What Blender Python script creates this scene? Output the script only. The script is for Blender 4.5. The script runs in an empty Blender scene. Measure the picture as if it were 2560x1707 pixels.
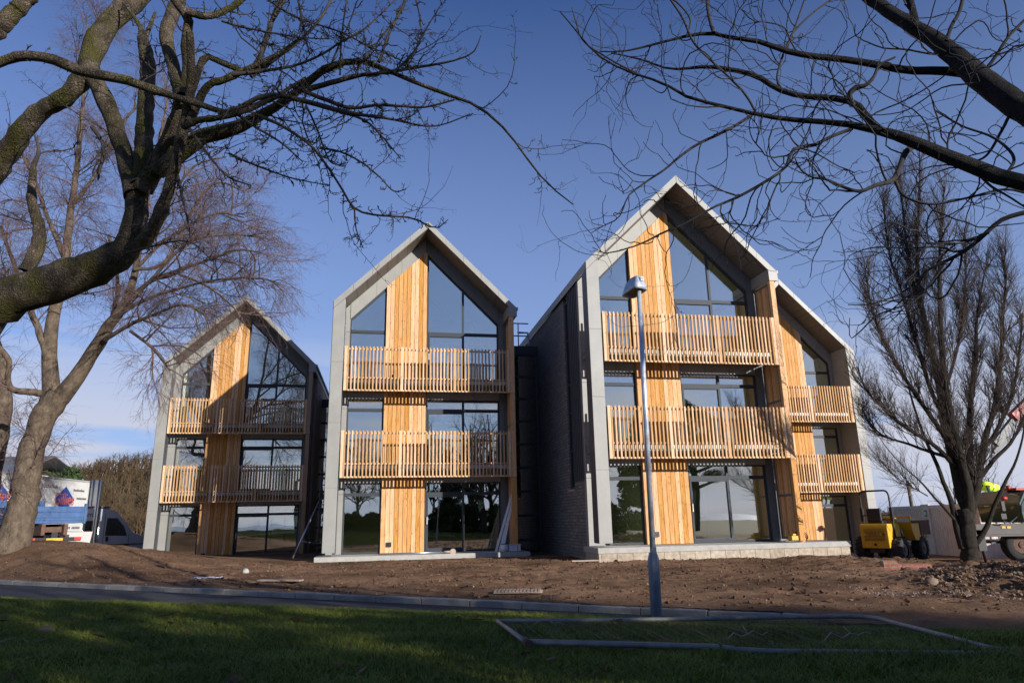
import bpy, math, random
import numpy as np
from mathutils import Vector, Matrix
rng = np.random.default_rng(7); random.seed(7)
R = math.radians
# ---------------------------------------------------------------- camera, sky, sun, exposure
FPX, PITCH, ROLL = 1710.66, R(14.495), R(-1.12)          # focal length in pixels of a 2560 wide picture
fw = Vector((0, math.cos(PITCH), math.sin(PITCH))); up0 = Vector((0, -math.sin(PITCH), math.cos(PITCH))); rt0 = Vector((1, 0, 0))
rt = rt0*math.cos(ROLL) + up0*math.sin(ROLL); up = up0*math.cos(ROLL) - rt0*math.sin(ROLL)
scn = bpy.context.scene; COL = scn.collection
cd = bpy.data.cameras.new('camera'); cam = bpy.data.objects.new('camera', cd); COL.objects.link(cam)
cd.sensor_width = 36; cd.lens = FPX/2560*36; cd.clip_start = .05; cd.clip_end = 6000
cam.matrix_world = Matrix((( rt.x, up.x, -fw.x, 0), (rt.y, up.y, -fw.y, 0), (rt.z, up.z, -fw.z, 0), (0, 0, 0, 1)))
scn.camera = cam
SUN_AZ, SUN_EL = 133.0, 14.8                              # clockwise from +Y, degrees
w = bpy.data.worlds.new('World'); scn.world = w; w.use_nodes = True
nt = w.node_tree; nt.nodes.clear()
wo = nt.nodes.new('ShaderNodeOutputWorld'); bg = nt.nodes.new('ShaderNodeBackground'); sky = nt.nodes.new('ShaderNodeTexSky')
sky.sky_type = 'NISHITA'; sky.sun_disc = False; sky.sun_elevation = R(SUN_EL); sky.sun_rotation = R(SUN_AZ)
sky.altitude = 50; sky.air_density = 1.0; sky.dust_density = .1; sky.ozone_density = 6.0
bg.inputs['Strength'].default_value = .125
tc = nt.nodes.new('ShaderNodeTexCoord'); mp = nt.nodes.new('ShaderNodeMapping'); mp.inputs['Scale'].default_value = (1.4, 1.4, 13)
nz = nt.nodes.new('ShaderNodeTexNoise'); nz.inputs['Scale'].default_value = 1.7; nz.inputs['Detail'].default_value = 4; nz.inputs['Roughness'].default_value = .5
cr = nt.nodes.new('ShaderNodeValToRGB'); cr.color_ramp.elements[0].position = .40; cr.color_ramp.elements[1].position = .52; mp.inputs['Location'].default_value = (3.1, 1.7, .4)
sx = nt.nodes.new('ShaderNodeSeparateXYZ'); mr = nt.nodes.new('ShaderNodeMapRange')
mr.inputs['From Min'].default_value = .11; mr.inputs['From Max'].default_value = .27; mr.inputs['To Min'].default_value = 1.0; mr.inputs['To Max'].default_value = 0
mu = nt.nodes.new('ShaderNodeMath'); mu.operation = 'MULTIPLY'
mx = nt.nodes.new('ShaderNodeMix'); mx.data_type = 'RGBA'; mx.inputs[7].default_value = (3.7, 3.9, 4.7, 1)
L = nt.links.new
L(tc.outputs['Generated'], mp.inputs['Vector']); L(mp.outputs['Vector'], nz.inputs['Vector']); L(nz.outputs['Fac'], cr.inputs['Fac'])
L(tc.outputs['Generated'], sx.inputs['Vector']); L(sx.outputs['Z'], mr.inputs['Value'])
L(cr.outputs['Color'], mu.inputs[0]); L(mr.outputs['Result'], mu.inputs[1]); L(mu.outputs[0], mx.inputs[0])
gr = nt.nodes.new('ShaderNodeMix'); gr.data_type = 'RGBA'; gr.blend_type = 'MULTIPLY'; gr.inputs[0].default_value = 1; gr.inputs[7].default_value = (.88, .74, .86, 1)
hz_ = nt.nodes.new('ShaderNodeMix'); hz_.data_type = 'RGBA'; hz_.inputs[7].default_value = (2.35, 3.05, 4.7, 1)      # pale winter haze thickening towards the horizon
m2 = nt.nodes.new('ShaderNodeMapRange'); m2.inputs['From Min'].default_value = 0; m2.inputs['From Max'].default_value = .66; m2.inputs['To Min'].default_value = .78; m2.inputs['To Max'].default_value = 0
L(sx.outputs['Z'], m2.inputs['Value']); L(m2.outputs['Result'], hz_.inputs[0]); L(sky.outputs['Color'], gr.inputs[6]); L(gr.outputs[2], hz_.inputs[6])
L(hz_.outputs[2], mx.inputs[6]); L(mx.outputs[2], bg.inputs['Color']); L(bg.outputs['Background'], wo.inputs['Surface'])
sd = bpy.data.lights.new('sun', 'SUN'); sun = bpy.data.objects.new('sun', sd); COL.objects.link(sun)
sd.energy = 5.0; sd.angle = R(.5); sd.color = (1, .945, .885)
sv = Vector((math.sin(R(SUN_AZ))*math.cos(R(SUN_EL)), math.cos(R(SUN_AZ))*math.cos(R(SUN_EL)), math.sin(R(SUN_EL))))
sun.rotation_euler = sv.to_track_quat('Z', 'Y').to_euler(); sun.location = sv*60
vs = scn.view_settings; vs.view_transform = 'Standard'; vs.look = 'None'; vs.gamma = 1; vs.exposure = .38
# ---------------------------------------------------------------- helpers
def at(px, py, Y):                                        # pixel of the 2560 picture -> point at depth Y
    v = fw + rt*((px-1280)/FPX) - up*((py-853.5)/FPX)
    return v*(Y/v.y)
class MB:
    def __init__(s, mx=1): s.v = []; s.f = []; s.m = []; s.mx = mx; s.mi = 0; s.sm = []; s.smooth = False
    def face(s, idx):
        s.f.append(tuple(idx) if s.mx > 0 else tuple(reversed(idx))); s.m.append(s.mi); s.sm.append(s.smooth)
    def vert(s, p): s.v.append((p[0]*s.mx, p[1], p[2])); return len(s.v)-1
    def box(s, x0, x1, y0, y1, z0, z1):
        if x0 > x1: x0, x1 = x1, x0
        if y0 > y1: y0, y1 = y1, y0
        if z0 > z1: z0, z1 = z1, z0
        i = [s.vert(p) for p in ((x0,y0,z0),(x1,y0,z0),(x1,y1,z0),(x0,y1,z0),(x0,y0,z1),(x1,y0,z1),(x1,y1,z1),(x0,y1,z1))]
        for f in ((0,3,2,1),(4,5,6,7),(0,1,5,4),(1,2,6,5),(2,3,7,6),(3,0,4,7)): s.face([i[k] for k in f])
    def prism(s, poly, y0, y1):                           # poly in (x,z), counter-clockwise seen from -y
        n = len(poly); a = [s.vert((x,y0,z)) for x,z in poly]; b = [s.vert((x,y1,z)) for x,z in poly]
        s.face(a); s.face(b[::-1])
        for k in range(n): j = (k+1) % n; s.face((a[j], a[k], b[k], b[j]))
    def prism_yz(s, poly, x0, x1):                        # poly in (y,z)
        n = len(poly); a = [s.vert((x0,y,z)) for y,z in poly]; b = [s.vert((x1,y,z)) for y,z in poly]
        s.face(a[::-1]); s.face(b)
        for k in range(n): j = (k+1) % n; s.face((a[k], a[j], b[j], b[k]))
    def prism_xy(s, poly, z0, z1):
        n = len(poly); a = [s.vert((x,y,z0)) for x,y in poly]; b = [s.vert((x,y,z1)) for x,y in poly]
        s.face(a[::-1]); s.face(b)
        for k in range(n): j = (k+1) % n; s.face((a[k], a[j], b[j], b[k]))
    def tube(s, pts, rad, n=8, cap=True):
        pts = [Vector(p) for p in pts]; sm = s.smooth; s.smooth = True
        if not hasattr(rad, '__len__'): rad = [rad]*len(pts)
        rings = []; ref = None
        for k, p in enumerate(pts):
            t = (pts[min(k+1, len(pts)-1)] - pts[max(k-1, 0)]).normalized()
            if ref is None: ref = t.orthogonal().normalized()
            a = (ref - t*ref.dot(t)).normalized(); ref = a; b = t.cross(a)
            rings.append([s.vert(p + (a*math.cos(2*math.pi*q/n) + b*math.sin(2*math.pi*q/n))*rad[k]) for q in range(n)])
        for k in range(len(rings)-1):
            for q in range(n): j = (q+1) % n; s.face((rings[k][q], rings[k][j], rings[k+1][j], rings[k+1][q]))
        s.smooth = False
        if cap: s.face(rings[0][::-1]); s.face(rings[-1])
        s.smooth = sm
    def blob(s, c, rx, ry, rz, nu=10, nv=7, jit=0, seed=0):
        rr = random.Random(seed); sm = s.smooth; s.smooth = jit == 0
        g = []
        for j in range(1, nv):
            th = math.pi*j/nv; row = []
            for i in range(nu):
                ph = 2*math.pi*i/nu; k = 1+rr.uniform(-jit, jit)
                row.append(s.vert((c[0]+rx*k*math.sin(th)*math.cos(ph), c[1]+ry*k*math.sin(th)*math.sin(ph), c[2]+rz*k*math.cos(th))))
            g.append(row)
        t = s.vert((c[0], c[1], c[2]+rz)); b = s.vert((c[0], c[1], c[2]-rz))
        for i in range(nu):
            j = (i+1) % nu; s.face((t, g[0][i], g[0][j])); s.face((b, g[-1][j], g[-1][i]))
            for k in range(nv-2): s.face((g[k][i], g[k+1][i], g[k+1][j], g[k][j]))
        s.smooth = sm
def obj(name, mb, mat, parent=None, loc=None, rotz=None, bevel=0):
    me = bpy.data.meshes.new(name); me.from_pydata(mb.v, [], mb.f)
    mats = mat if isinstance(mat, (list, tuple)) else [mat]
    for m in mats: me.materials.append(m)
    me.polygons.foreach_set('material_index', mb.m); me.polygons.foreach_set('use_smooth', mb.sm); me.update()
    o = bpy.data.objects.new(name, me); COL.objects.link(o)
    if parent: o.parent = parent
    if loc is not None: o.location = loc
    if rotz is not None: o.rotation_euler = (0, 0, rotz)
    if bevel: b = o.modifiers.new('bevel', 'BEVEL'); b.width = bevel; b.segments = 2; b.limit_method = 'ANGLE'
    return o
def fast(name, V, F, mat, parent=None, smooth=True):      # numpy verts (N,3), faces (M,k)
    me = bpy.data.meshes.new(name); V = np.asarray(V, np.float32); F = np.asarray(F, np.int32); k = F.shape[1]
    me.vertices.add(len(V)); me.vertices.foreach_set('co', V.ravel()); me.loops.add(F.size); me.loops.foreach_set('vertex_index', F.ravel())
    me.polygons.add(len(F)); me.polygons.foreach_set('loop_start', np.arange(0, F.size, k, dtype=np.int32))
    me.polygons.foreach_set('use_smooth', np.full(len(F), smooth)); me.update(calc_edges=True); me.materials.append(mat)
    o = bpy.data.objects.new(name, me); COL.objects.link(o)
    if parent: o.parent = parent
    return o
def thing(name, label, cat, loc=(0,0,0), rotz=0, group=None):
    o = bpy.data.objects.new(name, None); COL.objects.link(o); o.location = loc; o.rotation_euler = (0,0,rotz); o.empty_display_size = .2
    return tag(o, label, cat, group)
def tag(o, label=None, cat=None, group=None, kind=None):
    if label: o['label'] = label
    if cat: o['category'] = cat
    if group: o['group'] = group
    if kind: o['kind'] = kind
    return o
def copy_tree(o, parent=None):
    c = o.copy(); COL.objects.link(c)
    if parent: c.parent = parent
    for ch in [q for q in bpy.data.objects if q.parent == o]: copy_tree(ch, c)
    return c
# ---------------------------------------------------------------- materials
def mat(name, col, rough=.6, metal=0, var=.12, nscale=4, bump=0, bscale=30, spec=.5, stretch=(1,1,1), col2=None, coord='Object', island=0, coat=0):
    m = bpy.data.materials.new(name); m.use_nodes = True; nt = m.node_tree; N = nt.nodes; K = nt.links.new
    p = N['Principled BSDF']; p.inputs['Roughness'].default_value = rough; p.inputs['Metallic'].default_value = metal; p.inputs['Specular IOR Level'].default_value = spec
    if coat: p.inputs['Coat Weight'].default_value = coat
    tc = N.new('ShaderNodeTexCoord'); mp = N.new('ShaderNodeMapping'); mp.inputs['Scale'].default_value = stretch; K(tc.outputs[coord], mp.inputs['Vector'])
    nz = N.new('ShaderNodeTexNoise'); nz.inputs['Scale'].default_value = nscale; nz.inputs['Detail'].default_value = 6; nz.inputs['Roughness'].default_value = .6
    K(mp.outputs[0], nz.inputs['Vector'])
    c1 = tuple(max(0, c*(1-var)) for c in col); c2 = tuple(min(1, c*(1+var)) for c in col) if col2 is None else col2
    if col2 is not None: c1 = col
    cr = N.new('ShaderNodeValToRGB'); cr.color_ramp.elements[0].position = .3; cr.color_ramp.elements[1].position = .7
    cr.color_ramp.elements[0].color = (*c1, 1); cr.color_ramp.elements[1].color = (*c2, 1); K(nz.outputs['Fac'], cr.inputs['Fac'])
    out = cr.outputs['Color']
    if island:
        ge = N.new('ShaderNodeNewGeometry'); mr = N.new('ShaderNodeMapRange'); mr.inputs['To Min'].default_value = 1-island; mr.inputs['To Max'].default_value = 1+island
        K(ge.outputs['Random Per Island'], mr.inputs['Value']); hs = N.new('ShaderNodeHueSaturation'); K(mr.outputs[0], hs.inputs['Value'])
        mr2 = N.new('ShaderNodeMath'); mr2.operation = 'MULTIPLY_ADD'; mr2.inputs[1].default_value = -.35; mr2.inputs[2].default_value = 1.15
        K(ge.outputs['Random Per Island'], mr2.inputs[0]); K(mr2.outputs[0], hs.inputs['Saturation']); K(out, hs.inputs['Color']); out = hs.outputs['Color']
    K(out, p.inputs['Base Color']); m['out'] = 1
    if bump:
        n2 = N.new('ShaderNodeTexNoise'); n2.inputs['Scale'].default_value = bscale; n2.inputs['Detail'].default_value = 5; K(mp.outputs[0], n2.inputs['Vector'])
        b = N.new('ShaderNodeBump'); b.inputs['Strength'].default_value = bump; b.inputs['Distance'].default_value = .02
        K(n2.outputs['Fac'], b.inputs['Height']); K(b.outputs[0], p.inputs['Normal'])
    return m
def glass_mat(name, tint=.94, base=.40):
    m = bpy.data.materials.new(name); m.use_nodes = True; nt = m.node_tree; N = nt.nodes; K = nt.links.new; N.clear()
    o = N.new('ShaderNodeOutputMaterial'); mix = N.new('ShaderNodeMixShader'); tr = N.new('ShaderNodeBsdfTransparent'); gl = N.new('ShaderNodeBsdfGlossy')
    tr.inputs['Color'].default_value = (tint*.93, tint, tint*.95, 1); gl.inputs['Roughness'].default_value = .0; gl.inputs['Color'].default_value = (1, .96, .90, 1)
    fr = N.new('ShaderNodeFresnel'); fr.inputs['IOR'].default_value = 1.5; mr = N.new('ShaderNodeMapRange'); mr.inputs['To Min'].default_value = base; K(fr.outputs[0], mr.inputs['Value'])
    tc = N.new('ShaderNodeTexCoord'); nz = N.new('ShaderNodeTexNoise'); nz.inputs['Scale'].default_value = .9; nz.inputs['Detail'].default_value = 1
    b = N.new('ShaderNodeBump'); b.inputs['Strength'].default_value = .05; b.inputs['Distance'].default_value = .05; K(tc.outputs['Object'], nz.inputs['Vector']); K(nz.outputs['Fac'], b.inputs['Height']); K(b.outputs[0], gl.inputs['Normal'])
    K(mr.outputs[0], mix.inputs[0]); K(tr.outputs[0], mix.inputs[1]); K(gl.outputs[0], mix.inputs[2]); K(mix.outputs[0], o.inputs['Surface'])
    return m
def wood_mat(name, c1, c2, isl=.16):
    m = mat(name, c1, rough=.7, nscale=3, stretch=(9, 9, .8), col2=c2, bump=.25, bscale=9, island=isl, spec=.25)
    nt = m.node_tree; N = nt.nodes; K = nt.links.new; p = N['Principled BSDF']; src = p.inputs['Base Color'].links[0].from_socket
    tc = N.new('ShaderNodeTexCoord'); mp = N.new('ShaderNodeMapping'); mp.inputs['Scale'].default_value = (6, 6, 2.6); K(tc.outputs['Object'], mp.inputs['Vector'])
    vo = N.new('ShaderNodeTexVoronoi'); vo.inputs['Scale'].default_value = 1.6; vo.inputs['Randomness'].default_value = 1; K(mp.outputs[0], vo.inputs['Vector'])
    cr = N.new('ShaderNodeValToRGB'); cr.color_ramp.elements[0].position = .05; cr.color_ramp.elements[0].color = (.38, .25, .16, 1); cr.color_ramp.elements[1].position = .22; cr.color_ramp.elements[1].color = (1,1,1,1)
    K(vo.outputs['Distance'], cr.inputs['Fac']); mx = N.new('ShaderNodeMix'); mx.data_type = 'RGBA'; mx.blend_type = 'MULTIPLY'; mx.inputs[0].default_value = .75
    K(src, mx.inputs[6]); K(cr.outputs['Color'], mx.inputs[7]); K(mx.outputs[2], p.inputs['Base Color'])
    return m
def bark_mat(name, dark, light, sc=9, moss=None, bump=.9):
    m = mat(name, dark, rough=.9, nscale=sc, col2=light, bump=0, spec=.2, stretch=(1, 1, .55))
    nt = m.node_tree; N = nt.nodes; K = nt.links.new; p = N['Principled BSDF']
    tc = N.new('ShaderNodeTexCoord'); vo = N.new('ShaderNodeTexVoronoi'); vo.feature = 'DISTANCE_TO_EDGE'; vo.inputs['Scale'].default_value = sc*4.6
    nz = N.new('ShaderNodeTexNoise'); nz.inputs['Scale'].default_value = sc*1.1; nz.inputs['Detail'].default_value = 5
    mm = N.new('ShaderNodeMix'); mm.data_type = 'RGBA'; mm.inputs[0].default_value = .16; K(tc.outputs['Object'], mm.inputs[6]); K(nz.outputs['Color'], mm.inputs[7]); K(tc.outputs['Object'], nz.inputs['Vector'])
    mp = N.new('ShaderNodeMapping'); mp.inputs['Scale'].default_value = (1, 1, .6); K(mm.outputs[2], mp.inputs['Vector']); K(mp.outputs[0], vo.inputs['Vector'])
    cr = N.new('ShaderNodeValToRGB'); cr.color_ramp.elements[0].position = 0; cr.color_ramp.elements[0].color = (.45,.45,.45,1); cr.color_ramp.elements[1].position = .3; K(vo.outputs['Distance'], cr.inputs['Fac'])
    ad = N.new('ShaderNodeMath'); ad.operation = 'MULTIPLY_ADD'; ad.inputs[1].default_value = .5; K(nz.outputs['Fac'], ad.inputs[0]); K(cr.outputs['Color'], ad.inputs[2])
    b = N.new('ShaderNodeBump'); b.inputs['Strength'].default_value = bump; b.inputs['Distance'].default_value = .025; K(ad.outputs[0], b.inputs['Height']); K(b.outputs[0], p.inputs['Normal'])
    src = p.inputs['Base Color'].links[0].from_socket; mx = N.new('ShaderNodeMix'); mx.data_type = 'RGBA'; mx.blend_type = 'MULTIPLY'; mx.inputs[0].default_value = .6
    K(src, mx.inputs[6]); K(cr.outputs['Color'], mx.inputs[7]); out = mx.outputs[2]
    if moss:
        n3 = N.new('ShaderNodeTexNoise'); n3.inputs['Scale'].default_value = 3.3; n3.inputs['Detail'].default_value = 6; K(tc.outputs['Object'], n3.inputs['Vector'])
        c3 = N.new('ShaderNodeValToRGB'); c3.color_ramp.elements[0].position = .47; c3.color_ramp.elements[1].position = .62; K(n3.outputs['Fac'], c3.inputs['Fac'])
        m3 = N.new('ShaderNodeMix'); m3.data_type = 'RGBA'; m3.inputs[7].default_value = (*moss, 1); K(c3.outputs['Color'], m3.inputs[0]); K(out, m3.inputs[6]); out = m3.outputs[2]
    K(out, p.inputs['Base Color'])
    return m
def brick_mat(name, c1, c2, mortar, bw=.45, bh=.2, axes='YZ', bump=.7):
    m = bpy.data.materials.new(name); m.use_nodes = True; nt = m.node_tree; N = nt.nodes; K = nt.links.new; p = N['Principled BSDF']; p.inputs['Roughness'].default_value = .9
    tc = N.new('ShaderNodeTexCoord'); sp = N.new('ShaderNodeSeparateXYZ'); cb = N.new('ShaderNodeCombineXYZ'); K(tc.outputs['Object'], sp.inputs[0])
    K(sp.outputs[axes[0]], cb.inputs[0]); K(sp.outputs[axes[1]], cb.inputs[1])
    nz = N.new('ShaderNodeTexNoise'); nz.inputs['Scale'].default_value = 3; K(cb.outputs[0], nz.inputs['Vector'])
    mm = N.new('ShaderNodeMix'); mm.data_type = 'RGBA'; mm.inputs[0].default_value = .035; K(cb.outputs[0], mm.inputs[6]); K(nz.outputs['Color'], mm.inputs[7])
    br = N.new('ShaderNodeTexBrick'); br.inputs['Scale'].default_value = 1; br.inputs['Brick Width'].default_value = bw; br.inputs['Row Height'].default_value = bh
    br.inputs['Mortar Size'].default_value = .012; br.inputs['Color1'].default_value = (*c1, 1); br.inputs['Color2'].default_value = (*c2, 1); br.inputs['Mortar'].default_value = (*mortar, 1)
    br.inputs['Mortar Smooth'].default_value = .3; K(mm.outputs[2], br.inputs['Vector'])
    n2 = N.new('ShaderNodeTexNoise'); n2.inputs['Scale'].default_value = 9; n2.inputs['Detail'].default_value = 6; K(tc.outputs['Object'], n2.inputs['Vector'])
    mx = N.new('ShaderNodeMix'); mx.data_type = 'RGBA'; mx.blend_type = 'OVERLAY'; mx.inputs[0].default_value = .6; K(br.outputs['Color'], mx.inputs[6]); K(n2.outputs['Fac'], mx.inputs[7]); K(mx.outputs[2], p.inputs['Base Color'])
    ad = N.new('ShaderNodeMath'); ad.operation = 'SUBTRACT'; K(n2.outputs['Fac'], ad.inputs[0]); K(br.outputs['Fac'], ad.inputs[1])
    b = N.new('ShaderNodeBump'); b.inputs['Strength'].default_value = bump; b.inputs['Distance'].default_value = .03; K(ad.outputs[0], b.inputs['Height']); K(b.outputs[0], p.inputs['Normal'])
    return m
M = {}
M['soffit'] = mat('shaded_soffit_zinc', (.125, .108, .095), rough=.55, var=.12, nscale=1.2)  # zinc made darker and browner: the shade under the roof edge is in the colour
M['kerb'] = mat('kerb_concrete', (.20, .185, .16), rough=.9, nscale=2.2, col2=(.42, .39, .34), bump=.4, bscale=50)
M['zinc'] = mat('zinc', (.275, .272, .25), rough=.5, metal=.0, var=.10, nscale=1.6, bump=.03, bscale=3)
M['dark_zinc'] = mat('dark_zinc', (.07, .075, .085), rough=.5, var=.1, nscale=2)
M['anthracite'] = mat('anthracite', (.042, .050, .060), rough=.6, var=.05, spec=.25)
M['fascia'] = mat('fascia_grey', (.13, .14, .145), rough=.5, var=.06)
M['larch'] = wood_mat('larch', (.48, .225, .07), (.70, .40, .165), .2)
M['slat'] = wood_mat('larch_slat', (.47, .27, .12), (.68, .44, .235), .24)
M['slat_grey'] = wood_mat('weathered_larch', (.30, .17, .09), (.46, .29, .17), .12)
M['glass'] = glass_mat('glazing')
M['glass_dark'] = glass_mat('tinted_glazing', .35, .25)
M['lining'] = mat('interior_paint', (.84, .83, .66), rough=.8, var=.02)
M['concrete'] = mat('concrete', (.36, .35, .32), rough=.85, var=.14, nscale=7, bump=.2, bscale=40)
M['galv'] = mat('galvanised_steel', (.42, .45, .48), rough=.32, metal=.85, var=.12, nscale=9)
M['steel_beam'] = mat('galvanised_beam', (.62, .62, .60), rough=.5, var=.1)
M['stone'] = brick_mat('side_stone', (.16, .158, .152), (.23, .225, .215), (.10, .098, .095), .42, .1)
M['block'] = brick_mat('plinth_blocks', (.34, .28, .21), (.42, .36, .28), (.22, .18, .13), .46, .42, 'XZ', .5)
M['white'] = mat('white_paint', (.72, .72, .70), rough=.5, var=.06, nscale=2)
M['rubber'] = mat('rubber', (.02, .02, .02), rough=.8, var=.2)
M['black'] = mat('black_plastic', (.015, .016, .018), rough=.5)
M['yellow'] = mat('yellow_paint', (.66, .37, .015), rough=.45, var=.1, nscale=5, bump=.05)
M['blue'] = mat('blue_paint', (.04, .10, .24), rough=.5, var=.25, nscale=5)
M['red'] = mat('red_paint', (.42, .04, .03), rough=.5, var=.15)
M['rust'] = mat('rusty_steel', (.12, .07, .05), rough=.9, var=.4, nscale=12)
M['hivis'] = mat('hi_vis_fabric', (.62, .85, .04), rough=.8, var=.08)
M['navy'] = mat('logo_blue', (.02, .07, .33), rough=.5, var=.04)
M['orange'] = mat('logo_orange', (.75, .16, .06), rough=.5, var=.04)
M['ink'] = mat('lettering_ink', (.03, .03, .04), rough=.6)
M['skin'] = mat('skin', (.55, .32, .22), rough=.6)
M['cloth'] = mat('work_clothes', (.05, .09, .07), rough=.9, var=.2)
M['van'] = mat('van_paint', (.30, .33, .40), rough=.3, var=.04, coat=.3)
M['cabin'] = mat('cabin_paint', (.74, .66, .60), rough=.7, var=.14, nscale=3, bump=.1)
M['bark_fg'] = bark_mat('rough_mossy_bark', (.035, .027, .02), (.23, .18, .125), 9, (.075, .07, .02), 1.0)
M['bark_r'] = bark_mat('dark_bark', (.022, .02, .02), (.06, .055, .05), 14)
M['bark_l'] = bark_mat('grey_bark', (.075, .056, .04), (.215, .165, .115), 7, None, .5)
M['twig_fg'] = mat('spur_twig', (.05, .04, .032), rough=.9, var=.4, nscale=8)
M['twig_r'] = mat('dark_twig', (.03, .026, .026), rough=.9, var=.3, nscale=8)
M['twig_l'] = mat('purple_twig', (.12, .075, .065), rough=.9, var=.4, nscale=2)
M['twig_c'] = mat('brown_twig', (.06, .043, .034), rough=.9, var=.4, nscale=2)
M['bark_c'] = bark_mat('column_bark', (.02, .017, .014), (.07, .058, .042), 10)
# ---------------------------------------------------------------- ground
def sst(t): t = np.clip(t, 0, 1); return t*t*(3-2*t)
def vnoise(x, y, seed=0):                                  # smooth value noise
    x = np.asarray(x, float); y = np.asarray(y, float); xi = np.floor(x).astype(np.int64); yi = np.floor(y).astype(np.int64); fx = x-xi; fy = y-yi
    def h(a, b): n = (a*374761393 + b*668265263 + seed*974711) & 0x7fffffff; n = ((n ^ (n >> 13))*1274126177) & 0x7fffffff; return ((n ^ (n >> 16)) & 0xffff)/65535.0
    u = fx*fx*(3-2*fx); v = fy*fy*(3-2*fy)
    return (h(xi,yi)*(1-u)+h(xi+1,yi)*u)*(1-v)+(h(xi,yi+1)*(1-u)+h(xi+1,yi+1)*u)*v
def fbm(x, y, o=4, seed=0):
    t = 0; a = .5
    for k in range(o): t = t+a*(vnoise(x*2**k, y*2**k, seed+k)-.5)*2; a *= .5
    return t
KY0, KSL, KC = 10.65, -.526, .885
def yk(x): return KY0+KSL*x + .0
def sdist(x, y): return (yk(x)-y)*KC                        # metres in front of the kerb's face
def sg(x): return np.clip(.92-.135*np.asarray(x, float), .25, 2.6)
def Hlawn(x, y):
    q = sdist(x, y)-sg(x)
    z = -1.24 + .28*sst(q/2.5) + .040*np.clip(q-2.5, 0, 9) - .06*np.clip(-y-4, 0, 140)
    return z + .02*fbm(x*.8, y*.8, 3, 5)
def Hsoil(x, y):
    z = -1.18 - .006*(y-10)
    L_ = .88*sst((-x-7)/9.5)*sst((-sdist(x, y)-.25)/2.6)*(1-sst((y-23)/6))
    rf = -.024*np.clip(y-8, 0, 30)*sst((x-9)/4)
    heap = .30*np.exp(-(((x-9.4)/1.8)**2+((y-12.6)/1.0)**2)) + .03*np.exp(-(((x-10.2)/1.4)**2+((y-15.5)/.9)**2))
    return z+L_+rf+heap
def grid(name, xs, ys, hf, mt, mask=None, kind='structure'):
    X, Y = np.meshgrid(xs, ys); Z = hf(X, Y); V = np.stack([X, Y, Z], -1).reshape(-1, 3); nx = len(xs); ny = len(ys)
    I = np.arange(nx*ny).reshape(ny, nx); F = np.stack([I[:-1,:-1], I[:-1,1:], I[1:,1:], I[1:,:-1]], -1).reshape(-1, 4)
    if mask is not None:
        c = V[F].mean(1); F = F[mask(c[:,0], c[:,1])]
        used = np.zeros(len(V), bool); used[F.ravel()] = 1; re = np.cumsum(used)-1; V = V[used]; F = re[F]
    o = fast(name, V, F, mt); tag(o, kind=kind); return o
def soil_mat():
    m = mat('soil', (.085, .048, .026), rough=1, nscale=.55, col2=(.32, .19, .11), bump=0, spec=.1)
    nt = m.node_tree; N = nt.nodes; K = nt.links.new; p = N['Principled BSDF']; tc = N.new('ShaderNodeTexCoord')
    a = N.new('ShaderNodeTexNoise'); a.inputs['Scale'].default_value = 14; a.inputs['Detail'].default_value = 10; a.inputs['Roughness'].default_value = .75; K(tc.outputs['Object'], a.inputs['Vector'])
    src = p.inputs['Base Color'].links[0].from_socket; mx = N.new('ShaderNodeMix'); mx.data_type = 'RGBA'; mx.blend_type = 'OVERLAY'; mx.inputs[0].default_value = .7
    K(src, mx.inputs[6]); K(a.outputs['Fac'], mx.inputs[7]); K(mx.outputs[2], p.inputs['Base Color'])
    b = N.new('ShaderNodeBump'); b.inputs['Strength'].default_value = 1; b.inputs['Distance'].default_value = .05; K(a.outputs['Fac'], b.inputs['Height']); K(b.outputs[0], p.inputs['Normal'])
    return m
M['soil'] = soil_mat()
M['turf'] = mat('turf', (.06, .07, .014), rough=1, nscale=3, col2=(.13, .14, .03), bump=.8, bscale=60, spec=.1)
M['far_ground'] = mat('far_ground', (.075, .065, .035), rough=1, nscale=.05, col2=(.12, .09, .05), spec=.1)
M['asphalt'] = mat('asphalt', (.045, .044, .045), rough=.85, var=.25, nscale=40, bump=.4, bscale=120)
M['sea'] = mat('sea', (.25, .30, .38), rough=.25, var=.05)
def Hfar(x, y):
    r = np.hypot(x, y)
    z = np.where(y > 34, -1.75, np.where(sdist(x, y) > 0, Hlawn(x, y), Hsoil(x, y))-.16)
    side = sst((np.abs(x)-26)/14)
    z = z*(1-side) + side*np.where(y > 0, -1.6, -1.2+.06*np.clip(y, -140, 0))
    return z
xs = np.concatenate([np.linspace(-900, -60, 12), np.linspace(-55, 55, 75), np.linspace(60, 900, 12)]); ys = np.concatenate([np.linspace(-900, -160, 6), np.linspace(-150, -20, 16), np.linspace(-18, 45, 60), np.linspace(50, 1500, 14)])
grid('ground', xs, ys, Hfar, M['far_ground'])
sea = MB(); sea.box(-3000, 3000, -3000, -150, -9.9, -9.7); tag(obj('sea', sea, M['sea']), kind='structure')
xs = np.arange(-16, 16.01, .1); ys = np.arange(-3, 19.01, .1)
grid('lawn', xs, ys, Hlawn, M['turf'], lambda x, y: sdist(x, y) > sg(x)-.02)
grid('road', np.arange(-30, 12, .5), np.arange(-2, 32, .25), lambda x, y: 0*x-1.275, M['asphalt'], lambda x, y: (sdist(x, y) > -.3) & (sdist(x, y) < sg(x)+1.2))
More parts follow.
